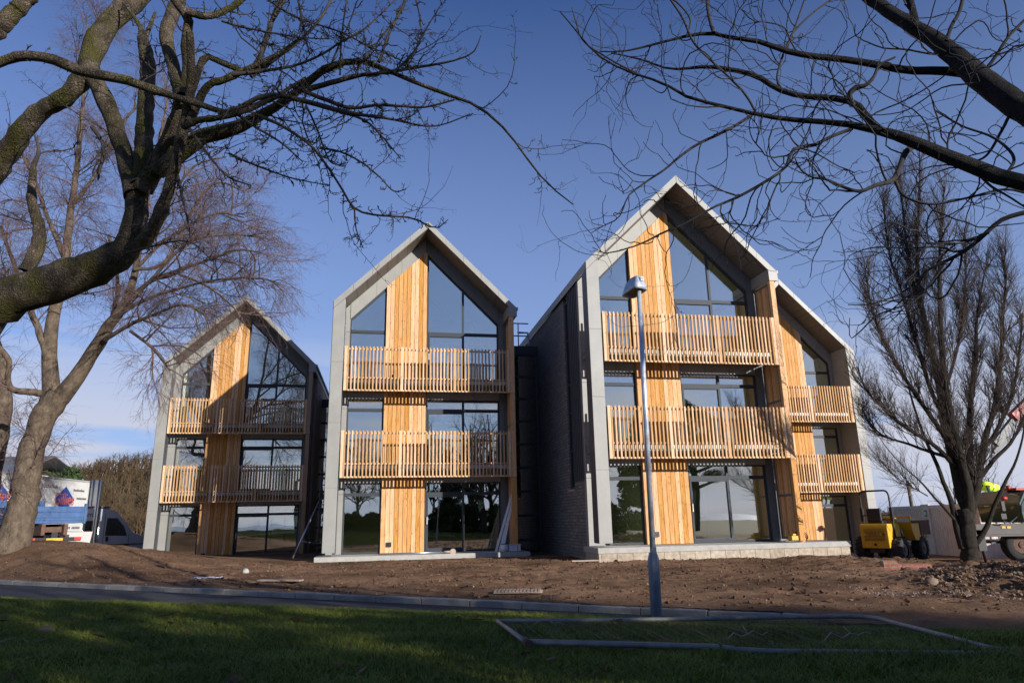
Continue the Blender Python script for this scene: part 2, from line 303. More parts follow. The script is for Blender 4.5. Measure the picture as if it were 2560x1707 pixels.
def soil_h(x, y):
    n = .05*fbm(x*.8, y*.8, 3, 11) + .045*fbm(x*3.5, y*3.5, 3, 21) + .012*fbm(x*15, y*15, 2, 31)
    k = np.maximum(sst((-sdist(x, y)-.12)/.7), sst((x-3.7)/.8))
    rough = 1+2.2*sst((x-6)/3)*(1-sst((y-18)/5))
    foot = 0
    for fx, fy in foots: foot = foot - .07*np.exp(-(((x-fx)/.13)**2+((y-fy)/.22)**2)) + .02*np.exp(-(((x-fx)/.25)**2+((y-fy-.2)/.2)**2))
    return Hsoil(x, y)+n*k*rough+foot*k
foots = [(random.uniform(-1.6, 1.6), random.uniform(12.5, 19)) for _ in range(34)] + [(random.uniform(-10, 9), random.uniform(11.5, 20)) for _ in range(30)]
grid('soil', np.arange(-22, 16.01, .09), np.arange(3, 24.01, .09), soil_h, M['soil'], lambda x, y: (sdist(x, y) < -.1) | ((x > 3.45) & (sdist(x, y) < sg(x)+.25)))
grid('earth_yard', np.arange(-30, 34.01, .4), np.arange(23.9, 42.01, .4), lambda x, y: Hsoil(x, y)-.004, M['soil'], None)
grid('earth_side', np.arange(15.9, 34.01, .4), np.arange(6, 24.3, .4), lambda x, y: Hsoil(x, y)-.004, M['soil'], None)
# kerb stones
kb = MB(); xk = -26.0
while xk < 3.6:
    x0, x1 = xk, xk+.79; y0, y1 = yk(x0), yk(x1); d = Vector((x1-x0, y1-y0, 0)).normalized(); n = Vector((-d.y, d.x, 0)) if d.x > 0 else None
    a = Vector((x0, y0, 0)); b = Vector((x1, y1, 0))-d*.012; j = random.uniform(-.006, .006); i = len(kb.v)
    for p in (a, b, b+n*.15, a+n*.15):
        kb.vert((p.x, p.y, -1.36)); kb.vert((p.x, p.y, -1.187+j))
    for f in ((0,2,3,1),(2,4,5,3),(4,6,7,5),(6,0,1,7),(1,3,5,7)): kb.face([i+q for q in f])
    xk += .79
tag(obj('kerb', kb, M['kerb'], bevel=.012), kind='structure')
# ---------------------------------------------------------------- gabled blocks
HEAD = .1875; W_, RV = 6.69, 1.152
def under(u): return 11.832-.989*abs(u-3.344)
def glz(u): return 11.235-1.0*abs(u-3.344)
def block(name, label, loc, mirror=1, gap=True, slab=None, stone=False, greys=()):
    e = thing(name, label, 'apartment block', loc, HEAD)
    B = lambda: MB(mirror)
    # roof shell
    m = B(); m.prism([(-.02,8.784),(-.02,8.52),(3.344,11.86),(6.37,8.865),(6.37,8.45),(6.688,8.45),(6.688,8.784),(3.344,12.09)][::1], 0.02, 13)
    roof = obj('roof', m, M['zinc'], e)
    m = B()
    for s in (0, 1):                                       # cover panels along both slopes of the front edge
        n = 5
        for k in range(n):
            t0, t1 = k/n, (k+1)/n-.0022
            if s == 0: a, b = (0+3.344*t0, 8.784+3.306*t0), (3.344*t1, 8.784+3.306*t1)
            else: a, b = (6.688-3.344*t1, 8.784+3.306*t1), (6.688-3.344*t0, 8.784+3.306*t0)
            m.prism([(a[0], a[1]-.262), (b[0], b[1]-.262), (b[0], b[1]+.004), (a[0], a[1]+.004)], -.012, .03)
    obj('fascia', m, M['zinc'], roof)
    m = B(); m.box(6.38, 6.70, -.03, .03, 8.43, 8.79); m.box(6.62, 6.75, -.01, 12.9, 8.70, 8.80); obj('eaves_box', m, M['zinc'], roof)
    m = B()
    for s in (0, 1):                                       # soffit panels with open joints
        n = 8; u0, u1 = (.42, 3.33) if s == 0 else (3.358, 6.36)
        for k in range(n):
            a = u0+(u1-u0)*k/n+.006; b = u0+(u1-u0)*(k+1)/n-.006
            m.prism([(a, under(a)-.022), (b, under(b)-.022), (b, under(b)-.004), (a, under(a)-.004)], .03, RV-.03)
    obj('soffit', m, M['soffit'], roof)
    # fin
    fd = .49 if gap else RV-.05
    m = B(); m.prism([(0,6.556),(.406,6.556),(.406,8.915),(0,8.515)], 0, fd)
    for z0, z1 in ((.1, 2.2), (2.206, 4.4), (4.406, 6.55)): m.box(0, .406, 0, fd, z0, z1)
    m.box(.01, .396, .012, fd-.01, .15, 8.4)
    obj('fin', m, M['zinc'], e, bevel=.006)
    m = B(); m.box(-.012, .0, .02, fd-.01, .12, 8.5); m.box(.33, .42, .05, fd+.02, 0.05, 8.7) if gap else None
    obj('fin_shade_trim', m, M['dark_zinc'] if gap else M['zinc'], e)  # left-facing fins get a dark outer sheet, their shade put into the colour
    # recessed wall
    m = B(); v0, v1 = RV-.035, RV+.2
    for z0, z1 in ((.0, 2.02), (2.03, 3.3), (3.31, 5.06), (5.07, 6.3), (6.31, 7.95)): m.box(.03, .552, v0, v1, z0, z1)
    m.prism([(.03,7.96),(.552,7.96),(.552,9.05),(.03,8.5)], v0, v1)
    for z in (0, 3.02):
        for a, b in ((.56, 1.21), (1.22, 1.865), (3.41, 4.3), (4.31, 5.2), (5.21, 6.17)): m.box(a, b, v0, v1, z+2.41, z+2.88)
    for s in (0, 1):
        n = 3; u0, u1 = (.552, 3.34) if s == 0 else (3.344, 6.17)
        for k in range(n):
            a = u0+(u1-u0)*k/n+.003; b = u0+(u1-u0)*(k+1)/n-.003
            m.mi = s; m.prism([(a, glz(a)+.01), (b, glz(b)+.01), (b, under(b)-.0), (a, under(a)-.0)], v0-.03, v1)  # right half in a darker grey, the shade on it put into the colour
    for z0, z1 in ((0, 3.0), (3.01, 6.0), (6.01, 8.4)): m.box(6.175, 6.36, v0, v1, z0, z1)  # right-hand panels keep that darker grey, shade included
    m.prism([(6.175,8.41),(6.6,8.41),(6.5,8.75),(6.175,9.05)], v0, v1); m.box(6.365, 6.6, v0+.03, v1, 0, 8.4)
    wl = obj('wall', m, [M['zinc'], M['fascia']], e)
    # floors + room lining
    m = B()
    for z in (0, 3.0, 6.0): m.box(.3, 6.5, RV+.22, 6.4, z-.25, z)
    m.box(.2, .3, RV+.2, 6.5, -.2, 8.6); m.box(6.5, 6.6, RV+.2, 6.5, -.2, 8.6); m.prism([(.3,-.2),(6.5,-.2),(6.5,8.45),(3.344,11.5),(.3,8.55)], 6.4, 6.5)
    m.prism([(.2,8.5),(3.344,11.6),(6.6,8.4),(6.6,8.52),(3.344,11.72),(.2,8.62)], RV+.2, 6.5)
    m.box(2.1, 2.2, RV+.3, 6.4, 0, 2.7); m.box(2.1, 2.2, RV+.3, 6.4, 3.0, 5.7); m.box(2.1, 2.2, RV+.3, 4, 6.0, 9.2)
    for z in (2.68, 5.68): m.box(.3, 6.5, RV+.22, 6.4, z, z+.06)
    obj('room_lining', m, M['lining'], e)
    for z in (2.66, 5.66):
        for u, v in ((1.2, 2.6), (4.6, 3.0)): m = B(); m.tube([(u, v, z+.02), (u, v, z-.02)], .09, 12); obj('ceiling_lamp', m, M['white'], e)
    # side walls
    m = B()
    if stone:
        m.box(.05, .2, 1.26, 2.55, 2.0, 8.56)
        for k in range(7): m.box(.02, .05, 1.27+k*.205, 1.295+k*.205, 1.98, 8.5)
        obj('seam_cladding', m, M['dark_zinc'], e)
        m = B(); m.box(.06, .2, 1.33, 2.57, -.5, 1.985); m.box(.07, .2, 3.22, 13, -.75, 8.53); m.box(.07, .2, 2.57, 3.22, -.6, 1.75)
        obj('stone_wall', m, M['stone'], e)
        m = B(); m.box(.02, .2, 2.5, 3.3, 1.70, 1.76); obj('sill', m, M['concrete'], e)
        m = B(); m.box(.12, .2, 2.57, 2.64, 1.78, 8.5); m.box(.12, .2, 3.15, 3.22, 1.78, 8.5)
        for z in (1.78, 3.0, 4.3, 5.3, 6.9, 8.3): m.box(.12, .2, 2.64, 3.15, z, z+.08)
        f = obj('window', m, M['anthracite'], e); m = B(); m.box(.155, .165, 2.64, 3.15, 1.86, 8.3); obj('pane', m, M['glass_dark'], f)
    else:
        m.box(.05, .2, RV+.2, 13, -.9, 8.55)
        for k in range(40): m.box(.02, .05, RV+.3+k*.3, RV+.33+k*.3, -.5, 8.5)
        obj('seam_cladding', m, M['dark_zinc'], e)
    m = B(); m.box(6.6, 6.66, RV, 13, -.9, 8.6)
    for k in range(30): m.box(6.662, 6.685, RV+.02+k*.2, RV+.19+k*.2, -.9, 8.4)
    obj('side_boarding', m, M['slat_grey'], e)
    # timber cladding column
    m = B(); nb = 10; u0, u1 = 1.872, 3.40; bw = (u1-u0)/nb
    for k in range(nb):
        a = u0+bw*k+.006; b = u0+bw*(k+1)-.006
        for z0, z1 in ((.0, 3.0), (3.004, 6.0), (6.004, None)):
            pv = RV-.10+random.uniform(-.004, .004)
            if z1 is None:
                ta, tb = glz(a)+.02, glz(b)+.02
                if a < 3.344 < b: m.prism([(a,z0),(b,z0),(b,tb),(3.344,glz(3.344)+.02),(a,ta)], pv, pv+.024)
                else: m.prism([(a,z0),(b,z0),(b,tb),(a,ta)], pv, pv+.024)
            else: m.box(a, b, pv, pv+.024, z0, z1)
    for s in (u0+.004, u1-.008): m.box(s, s+.004, RV-.07, RV+.05, 0, glz(s)-.02)
    clad = obj('timber_cladding', m, M['larch'], e)
    m = B(); m.prism([(u0+.01,0),(u1-.01,0),(u1-.01,glz(u1)),(3.344,glz(3.344)),(u0+.01,glz(u0))], RV-.07, RV+.15); obj('backing', m, M['black'], clad)
    for z in (6.18, .22): m = B(); m.box(2.1, 2.26, RV-.16, RV-.1, z, z+.15); obj('vent_cover', m, M['black'], clad)
    # windows
    f0, f1 = RV+.02, RV+.10; g = RV+.055
    def win(kind, z, hh, tz, gable):
        m = B()
        if kind == 0: ul, ur, mids = .555, 1.865, []
        else: ul, ur, mids = 3.415, 6.17, [4.80]
        fwid = .055
        if gable:
            top = lambda u: glz(u)
            m.box(ul, ul+fwid, f0, f1, z, top(ul+.03)); m.box(ur-fwid, ur, f0, f1, z, top(ur-.03))
            s = 1 if kind == 0 else -1
            m.prism([(ul, top(ul)-.085), (ur, top(ur)-.085), (ur, top(ur)+.005), (ul, top(ul)+.005)], f0+.002, f1-.002)
        else:
            m.box(ul, ul+fwid, f0, f1, z, z+hh); m.box(ur-fwid, ur, f0, f1, z, z+hh); m.box(ul+fwid, ur-fwid, f0+.002, f1-.002, z+hh-.05, z+hh)
        m.box(ul+fwid, ur-fwid, f0-.015, f1-.004, tz-.055, tz+.055); m.box(ul+fwid, ur-fwid, f0-.01, f1-.004, z, z+.06)
        for q in mids:
            m.box(q-.04, q+.04, f0-.01, f1-.006, z+.06, tz-.055); m.box(q-.04, q+.04, f0-.008, f1-.006, tz+.055, (glz(q)-.08) if gable else z+hh-.05)
            m.box(ul+fwid+.002, ul+fwid+.06, f0-.02, f1-.03, z+.06, tz-.057); m.box(ul+fwid+.06, q-.04, f0-.02, f1-.03, tz-.12, tz-.057); m.box(ul+fwid+.06, q-.04, f0-.02, f1-.03, z+.06, z+.13)
        fr = obj('window', m, M['anthracite'], e)
        def pane(poly):
            m = B(); m.prism(poly, g, g+.012); obj('pane', m, M['glass'], fr)
        bays = [(ul+.05, ur-.05)] if kind == 0 else [(ul+.05, 4.765), (4.835, ur-.05)]
        for a, b in bays:
            pane([(a, z+.05), (b, z+.05), (b, tz-.05), (a, tz-.05)])
            if gable: pane([(a, tz+.05), (b, tz+.05), (b, glz(b)-.05), (a, glz(a)-.05)])
            else: pane([(a, tz+.05), (b, tz+.05), (b, z+hh-.045), (a, z+hh-.045)])
        if kind == 1:
            m = B(); m.box(ul+.07, ul+.095, f0-.07, f0-.02, z+.95, z+1.2); obj('handle', m, M['white'], fr)
    for z in (0, 3.02):
        win(0, z, 2.41, z+2.01, False); win(1, z, 2.41, z+2.01, False)
    win(0, 6.0, 0, 7.99, True); win(1, 6.0, 0, 7.99, True)
    # balconies
    b0, b1 = .46, 6.385
    for zf in (3.03, 6.03):
        m = B(); m.box(.08, 6.45, .14, RV-.04, zf-.25, zf-.06); m.box(.07, 6.46, .16, RV-.05, zf-.055, zf-.02)
        dk = obj('balcony', m, M['fascia'], e)
        m = B()
        for k in range(3): m.box(b0+.12+k*1.98, b0+1.84+k*1.98, .108, .14, zf-.2, zf-.075)
        obj('edge_beam', m, M['steel_beam'], dk)
        m = B(); top, bot = zf+1.107, zf-.498
        m.box(b0, b1, .052, .09, top-.115, top-.055); m.box(b0, b1, .052, .09, zf-.05, zf+.0); m.box(b0, b1, .03, .095, bot, bot+.05)
        n = 47; pitch = (b1-b0)/n
        for k in range(n+1):
            c = b0+pitch*k; wd = .0235
            if k in (0, 16, 31, n): wd = .046
            c = min(max(c, b0+wd), b1-wd)
            m.box(c-wd, c+wd, .0, .05+.0, bot+.003+random.uniform(-.004, .004), top+random.uniform(-.003, .003))
        for v in (.2, .42, .64, .86):                     # side return on the fin's side
            if gap: m.box(.20, .235, v+.3, v+.36, bot+.1, top-.05)
        m.box(b1-.06, b1-.02, .10, .16, bot, top-.02); m.box(b0+.01, b0+.05, .10, .16, bot, top-.02)
        obj('balustrade', m, M['slat'], dk)
        for z, xx in ((zf-.45, .16), (zf, .1)): m = B(); m.tube([(b1-.02,.06,z),(b1+xx,.03,z)], .012, 6); obj('bracket', m, M['galv'], dk)
    # post and slatted screens
    m = B()
    for z0, z1 in ((-.15, 2.5), (2.515, 5.5), (5.515, 8.44)): m.box(6.40, 6.57, .0, .14, z0, z1)
    obj('timber_post', m, M['larch'] if stone else M['slat_grey'], e, bevel=.006)
    for z0, z1 in ((.06, 2.74), (3.06, 5.74), (6.06, 8.40)):
        m = B(); u0, u1 = 6.44, 6.49
        m.box(u0, u1, .18, .25, z0, z1); m.box(u0, u1, 1.03, 1.10, z0, z1)
        for z in (z0, (z0+z1)/2-.03, z1-.07): m.box(u0+.002, u1-.002, .25, 1.03, z, z+.07)
        sc = obj('screen', m, M['fascia'], e); m = B()
        for k in range(8): m.box(u0+.015, u1+.03, .265+k*.096, .265+k*.096+.075, z0+.03, z1-.03)
        obj('screen_slats', m, M['larch'], sc)
    if slab:
        m = B(); m.box(slab[0], slab[1], -.22, RV+.1, -.17, -.012); obj('plinth', m, M['concrete'], e, bevel=.01)
        if slab[2]: m = B(); m.box(slab[0]+.03, slab[1]-.04, -.19, RV, -.75, -.172); obj('block_base', m, M['block'], e)
        else: m = B(); m.box(slab[0]+.05, slab[1]-.05, -.1, RV, -.6, -.172); obj('block_base', m, M['concrete'], e)
    return e
PA, PB, PC, PD = (-15.823, 30.2, -1.597), (-6.381, 23.447, -1.089), (2.414, 20.631, -.85), (15.508, 30.27, -1.709)
block('gabled_block', 'leftmost gabled block, mostly in shade behind the big bare tree', PA, slab=(-.1, 6.7, False))
block('gabled_block', 'middle gabled block between the two dark glazed links, standing free in the sun', PB, slab=(-.22, 6.95, False), stone=True)
block('gabled_block', 'tallest looking gabled block with exposed block base, behind the lamp post', PC, slab=(-.12, 7.95, True), stone=True)
block('gabled_block', 'rightmost gabled block half hidden behind its neighbour, beside the yellow dumper', PD, mirror=-1, gap=False, slab=(-.1, 6.7, False))
U = Vector((math.cos(HEAD), math.sin(HEAD), 0)); Vv = Vector((-math.sin(HEAD), math.cos(HEAD), 0))
def link(name, label, P, v, u0, u1, top, n, rail=True, gm='glass_dark'):
    o = Vector(P)+Vv*v; e = thing(name, label, 'glazed link', (o.x, o.y, P[2]), HEAD)
    m = MB(); m.box(u0, u1, .25, 4, top-.3, top); m.box(u0, u1, -.02, .27, top-.34, top+.03); obj('roof', m, M['anthracite'], e)
    m = MB(); m.box(u0, u1, 3.5, 4, -1, top-.3); m.box(u0, u1, .3, 3.5, -1.0, -.5)
    for z in (2.1, 5.0): m.box(u0, u1, .5, 3.5, z, z+.25)
    obj('wall', m, M['dark_zinc'], e)
    m = MB(); hh = (top-.34+.9)/n
    m.box(u0, u0+.08, 0, .12, -.9, top-.34); m.box(u1-.1, u1, 0, .12, -.9, top-.34)
    if u1-u0 > 2.2: m.box((u0+u1)/2-.04, (u0+u1)/2+.04, 0.004, .12, -.9, top-.34)
    for k in range(n+1): m.box(u0, u1, .006, .11, -.9+hh*k-.05, -.9+hh*k+.05)
    f = obj('window', m, M['anthracite'], e)
    m = MB(); m.box(u0, u1, .05, .06, -.9, top-.35); obj('pane', m, M[gm], f)
    if rail:
        m = MB()
        for z in (.55, 1.1): m.tube([(u0, .3, top+z), (u1-.3, .3, top+z)], .028, 8)
        for u in (u0+.1, (u0+u1)/2, u1-.75): m.tube([(u, .3, top), (u, .3, top+1.1)], .025, 8)
        m.tube([(u1-.75,.5,top+.75),(u1-.3,.5,top+.75),(u1-.25,.5,top+.3),(u1-.25,.5,top)], .05, 8); m.tube([(u0+1.0,.6,top),(u0+1.0,.6,top+.3)], .06, 8); m.tube([(u0+1.0,.6,top+.3),(u0+1.0,.6,top+.36)], .1, 8)
        obj('guard_rail', m, M['galv'], e)
# link between B and C, seen past the dark stone side wall of C
link('glazed_link', 'dark glazed link with guard rail on its roof, between the middle and tallest blocks', PC, 7.5, -5.2, .05, 7.82, 9)
link('glazed_link', 'narrow dark glazed link between the leftmost and middle blocks', PB, 12.5, -7.0, .05, 7.3, 9, False, 'glass')
# ---------------------------------------------------------------- bare trees
def unit(a): return a/np.maximum(np.linalg.norm(a, axis=-1, keepdims=True), 1e-9)
def tubes(P, Rd, n, closed=False):                         # P (M,K,3), Rd (M,K) -> verts, quads
    Mn, K, _ = P.shape; T = unit(np.gradient(P, axis=1)); ref = unit(rng.normal(size=(Mn,1,3))+np.array([.3,.2,.1])); ref = np.broadcast_to(ref, P.shape)
    m0 = T.mean(1, keepdims=True); alt = unit(np.cross(unit(m0), unit(ref[:, :1]))); ref = np.broadcast_to(alt, P.shape)
    a = unit(np.cross(T, ref)); b = np.cross(T, a); ang = np.arange(n)*2*np.pi/n
    V = P[:,:,None,:] + Rd[:,:,None,None]*(np.cos(ang)[None,None,:,None]*a[:,:,None,:] + np.sin(ang)[None,None,:,None]*b[:,:,None,:])
    I = np.arange(Mn*K*n).reshape(Mn, K, n); J = np.roll(I, -1, axis=2)
    F = np.stack([I[:,:-1], J[:,:-1], J[:,1:], I[:,1:]], -1).reshape(-1, 4)
    return V.reshape(-1, 3), F
def resample(pts, rad, K, wob=0):
    pts = np.asarray(pts, float); rad = np.asarray(rad, float); n = len(pts)
    ext = np.vstack([2*pts[0]-pts[1], pts, 2*pts[-1]-pts[-2]]); seg = np.linalg.norm(np.diff(pts, axis=0), axis=1); cum = np.r_[0, np.cumsum(seg)]
    s = np.linspace(0, cum[-1], K); i = np.clip(np.searchsorted(cum, s, side='right')-1, 0, n-2); t = ((s-cum[i])/np.maximum(seg[i], 1e-9))[:,None]
    p0, p1, p2, p3 = ext[i], ext[i+1], ext[i+2], ext[i+3]
    q = .5*((2*p1)+(-p0+p2)*t+(2*p0-5*p1+4*p2-p3)*t*t+(-p0+3*p1-3*p2+p3)*t**3)
    r = rad[i]*(1-t[:,0])+rad[i+1]*t[:,0]
    if wob: q = q+rng.normal(size=q.shape)*wob*r[:,None]
    return q, r
def kids(P, Rd, per_m, Lf, ang, K=6, wander=.25, upw=0., rmax=.6, r0=None, tip=.25, tmin=.1, tmax=1., flat=0, power=1, bias=None):
    Mn, Kp, _ = P.shape; length = np.linalg.norm(np.diff(P, axis=1), axis=2).sum(1); cnt = rng.poisson(per_m*length*(tmax-tmin)); idx = np.repeat(np.arange(Mn), cnt); m = len(idx)
    if m == 0: return np.zeros((0,K,3)), np.zeros((0,K))
    t = tmin+(tmax-tmin)*rng.random(m)**power; f = t*(Kp-1); i = np.minimum(f.astype(int), Kp-2); g = (f-i)[:,None]
    p = P[idx,i]*(1-g)+P[idx,i+1]*g; r = Rd[idx,i]*(1-g[:,0])+Rd[idx,i+1]*g[:,0]; T = unit(P[idx,i+1]-P[idx,i])
    rd = rng.normal(size=(m,3)); rd[:,2] *= (1-flat); perp = unit(np.cross(T, unit(rd)))
    if bias is not None: perp = unit(perp+np.asarray(bias)); 
    a = rng.uniform(ang[0], ang[1], m)[:,None]; d = unit(T*np.cos(a)+perp*np.sin(a))
    Ls = rng.uniform(Lf[0], Lf[1], m)*(1-.45*t); rr = np.minimum(r*rmax, (r0 if r0 else 1e9)*rng.uniform(.7, 1.15, m)*(Ls/Lf[1])**.4)
    out = np.zeros((m,K,3)); out[:,0] = p; step = (Ls/(K-1))[:,None]; drift = rng.normal(size=(m,3))*wander*.35
    for k in range(1, K):
        d = unit(d+rng.normal(size=(m,3))*wander+drift+np.array([0,0,upw])); out[:,k] = out[:,k-1]+d*step
    return out, rr[:,None]*np.linspace(1, tip, K)[None,:]
def mesh_of(groups, name, mt, parent):
    Vs, Fs, o = [], [], 0
    for P, Rd, n in groups:
        if len(P) == 0: continue
        V, F = tubes(P, Rd, n); Vs.append(V); Fs.append(F+o); o += len(V)
    return fast(name, np.vstack(Vs), np.vstack(Fs), mt, parent)
def localise(root, groups):
    l = np.array(root.location); return [(P-l, Rd, n) for P, Rd, n in groups]
# traced limbs: crop transform, list of (x,y,r) in crop pixels, depth start/end
def limb(lst, ox, oy, sc, pts, Y0, Y1, K=26, wob=.05):
    n = len(pts); P, rd = [], []
    for k, q in enumerate(pts):
        Y = Y0+(Y1-Y0)*k/(n-1); X = at(ox+q[0]/sc, oy+q[1]/sc, Y); P.append(X); rd.append((q[2] if len(q) > 2 else rd_last)/sc/FPX*X.length)
        rd_last = q[2] if len(q) > 2 else rd_last
    q, r = resample(P, rd, K, wob); lst.append((q, r*(.9 if lst is fgl else 1)))
def stack(lst, lo=0, hi=9): 
    s = [(q, r) for q, r in lst if lo <= r.max() < hi]
    return (np.array([q for q, _ in s]), np.array([r for _, r in s])) if s else (np.zeros((0,26,3)), np.zeros((0,26)))
# --- foreground left tree with spurs
A = (0, 0, 1.96); C2 = (600, 0, 2.24); fgl = []
def fa(p, a, b): limb(fgl, *A, p, a, b)
def fc(p, a, b): limb(fgl, *C2, p, a, b)
fa([(-400,1760,100),(-180,1620,94),(0,1480,88),(150,1420,82),(330,1365,74),(500,1300,70),(615,1215,62),(660,1100,52),(672,960,47),(690,860,42)], 6.3, 5.9)
fa([(660,960,46),(640,860,42),(600,730,36),(560,600,34),(490,440,33),(440,340,40),(470,220,42),(540,110,40),(640,20,42),(720,-60,42)], 5.9, 6.6)
fa([(-120,930,50),(-30,830,48),(60,720,42),(110,640,40),(200,540,36),(330,470,34),(430,350,38)], 6.9, 6.2)
fa([(690,920,42),(705,800,38),(705,690,36),(715,500,33),(725,350,30),(712,250,26),(700,190,22)], 5.9, 6.2)
fa([(700,930,42),(790,770,40),(850,640,36),(890,500,32),(920,380,26),(915,200,22),(920,90,18),(860,10,16),(820,-60,14)], 5.9, 5.2)
fa([(890,480,28),(850,330,26),(815,180,28),(850,60,27),(900,-50,25)], 5.5, 6.1)
fa([(700,1190,34),(760,1100,30),(820,950,25),(865,790,24),(900,620,23),(930,480,20),(938,330,18),(930,160,15)], 5.7, 4.9)
fa([(700,195,16),(685,130,9),(640,60,6),(600,10,3)], 6.2, 6.3)
fa([(700,200,14),(735,130,8),(760,60,4)], 6.2, 6.1)
fa([(165,810,10),(190,740,7),(170,660,4)], 6.4, 6.4)
fa([(-40,320,18),(60,285,18),(130,275,20),(250,290,18),(400,350,22),(600,390,20),(780,450,17),(900,490,14),(1010,520,13),(1090,548,12),(1190,540,11),(1372,460,9),(1500,380,6)], 5.2, 5.0)
fa([(-30,160,34),(60,70,30),(160,-40,28)], 6, 6)
fa([(130,1330,30),(180,1220,27),(190,1110,22),(155,980,18),(160,870,14),(165,800,9)], 6.3, 6.4)
fa([(930,600,18),(1010,430,16),(1100,390,15),(1200,345,14),(1300,300,12),(1372,260,9),(1470,190,6)], 5.2, 5.0)
fa([(920,500,18),(1000,290,14),(1090,310,13),(1220,350,14),(1290,240,10),(1340,80,9),(1380,-30,8)], 5.2, 5.4)
fa([(900,620,18),(970,590,14),(1060,580,13),(1180,550,12),(1372,470,9)], 5.1, 4.9)
fa([(920,60,16),(1020,80,15),(1130,40,13),(1220,-30,12)], 5.3, 5.4)
fa([(450,620,9),(505,720,7),(480,880,4)], 6, 6)
fa([(870,860,7),(920,1080,4),(935,1180,2)], 5.5, 5.5)
fa([(920,620,8),(1000,730,6),(1110,860,5),(1230,910,3)], 5.1, 5)
fa([(620,1240,6),(900,1180,4),(1040,1275,3)], 5.7, 5.3)
fc([(-460,960,40),(-340,870,42),(-270,800,42),(-200,760,38),(-60,730,34),(80,665,27),(200,600,24),(300,530,22),(370,470,20),(450,400,18),(540,360,18),(660,342,16),(760,370,14),(860,410,12),(1000,470,11),(1200,545,9),(1320,590,8),(1450,690,7),(1560,820,6),(1660,960,5),(1780,1080,4),(1865,1145,3)], 5.8, 4.5)
fc([(-120,640,13),(0,600,12),(100,550,13),(210,535,14),(330,560,14),(480,600,14),(600,630,12),(720,650,9),(860,670,7),(1020,705,5),(1130,700,4),(1290,640,3)], 5, 4.7)
fc([(380,500,16),(560,450,15),(690,420,12),(760,415,10),(950,385,9),(1130,355,6),(1230,330,5),(1310,290,4),(1350,200,2.5)], 5.1, 4.7)
fc([(280,480,12),(480,560,11),(620,605,9),(760,590,8),(900,595,7),(1040,600,6),(1200,560,5)], 5.1, 4.8)
fc([(370,590,6),(430,720,5),(470,830,4.5),(510,910,4),(590,930,2.5)], 5, 4.8)
fc([(80,640,10),(160,670,9),(260,720,8),(400,820,7.5),(480,920,7),(560,1040,6.5),(640,1165,6.5),(760,1205,5.5),(960,1220,5),(1090,1280,4.5),(1165,1230,2)], 5, 4.4)
fc([(640,1165,4.5),(650,1280,3.5),(690,1390,2.5)], 4.7, 4.6)
fc([(450,830,5.5),(560,850,5),(680,910,5),(780,990,4.5),(860,1070,4),(930,1060,2.5)], 4.9, 4.6)
fc([(-20,640,8),(100,720,7),(230,800,5.5),(350,905,3)], 5, 4.8)
fc([(-60,860,7),(0,890,6),(150,950,5),(300,1000,4),(500,1040,2)], 5.2, 4.9)
fc([(100,410,11),(130,250,10),(200,80,10),(270,-40,10)], 5.1, 5.3)
fc([(780,350,8),(830,200,8),(900,60,7),(945,-40,7)], 4.9, 5.1)
fc([(60,430,12),(200,330,9),(330,230,8),(440,120,7),(520,-20,6)], 5.1, 5.3)
fc([(-40,420,12),(120,400,9),(300,370,7),(450,310,6),(560,240,5.5),(700,160,5),(870,0,3)], 5, 4.9)
fc([(860,400,6),(950,330,5),(1020,200,4),(1050,150,4),(1130,20,2.5)], 4.8, 4.8)
fc([(560,630,9),(640,650,8),(720,690,6),(800,770,5),(900,890,2.5)], 4.9, 4.7)
fc([(-100,120,6),(0,150,5.5),(150,180,4.5),(330,210,4),(500,220,2.5)], 5.1, 5)
fc([(320,-30,6),(345,100,5.5),(370,220,5),(390,310,3)], 4.9, 4.9)
fc([(860,410,5),(1000,250,4),(1010,120,4),(980,-20,4)], 4.8, 4.9)
fc([(100,-40,7),(300,90,5),(560,180,4),(720,260,3.5),(900,340,3),(1030,430,2)], 5.2, 4.8)
fc([(560,420,5),(570,200,4.5),(600,-20,4)], 5, 5)
fc([(240,560,5),(180,480,4),(110,600,3)], 5, 5)
fc([(860,120,4),(700,330,5),(640,430,5)], 5, 4.9)
root = thing('fruit_tree', 'thick mossy fruit tree with crooked spurred branches, filling the upper left foreground', 'tree', (-8.0, 6.6, -1.0))
trunk0, tr0 = resample([(-8.0,6.6,-1.3),(-7.75,6.6,-.3),(-7.4,6.6,.55),tuple(fgl[0][0][0])], [.34,.25,.23,fgl[0][1][0]], 26)
tw0, tq0 = resample([(-8.0,6.6,-.6),(-8.1,6.9,1.6),(-6.6,7.0,2.3),tuple(fgl[2][0][0])], [.2,.17,.15,fgl[2][1][0]], 26)
tw1, tq1 = resample([(-8.1,6.9,1.5),(-8.3,6.2,3.2),(-6.8,5.6,3.9),tuple(fgl[10][0][0])], [.14,.1,.08,fgl[10][1][0]], 26)
big = stack(fgl+[(trunk0, tr0), (tw0, tq0), (tw1, tq1)], .028)
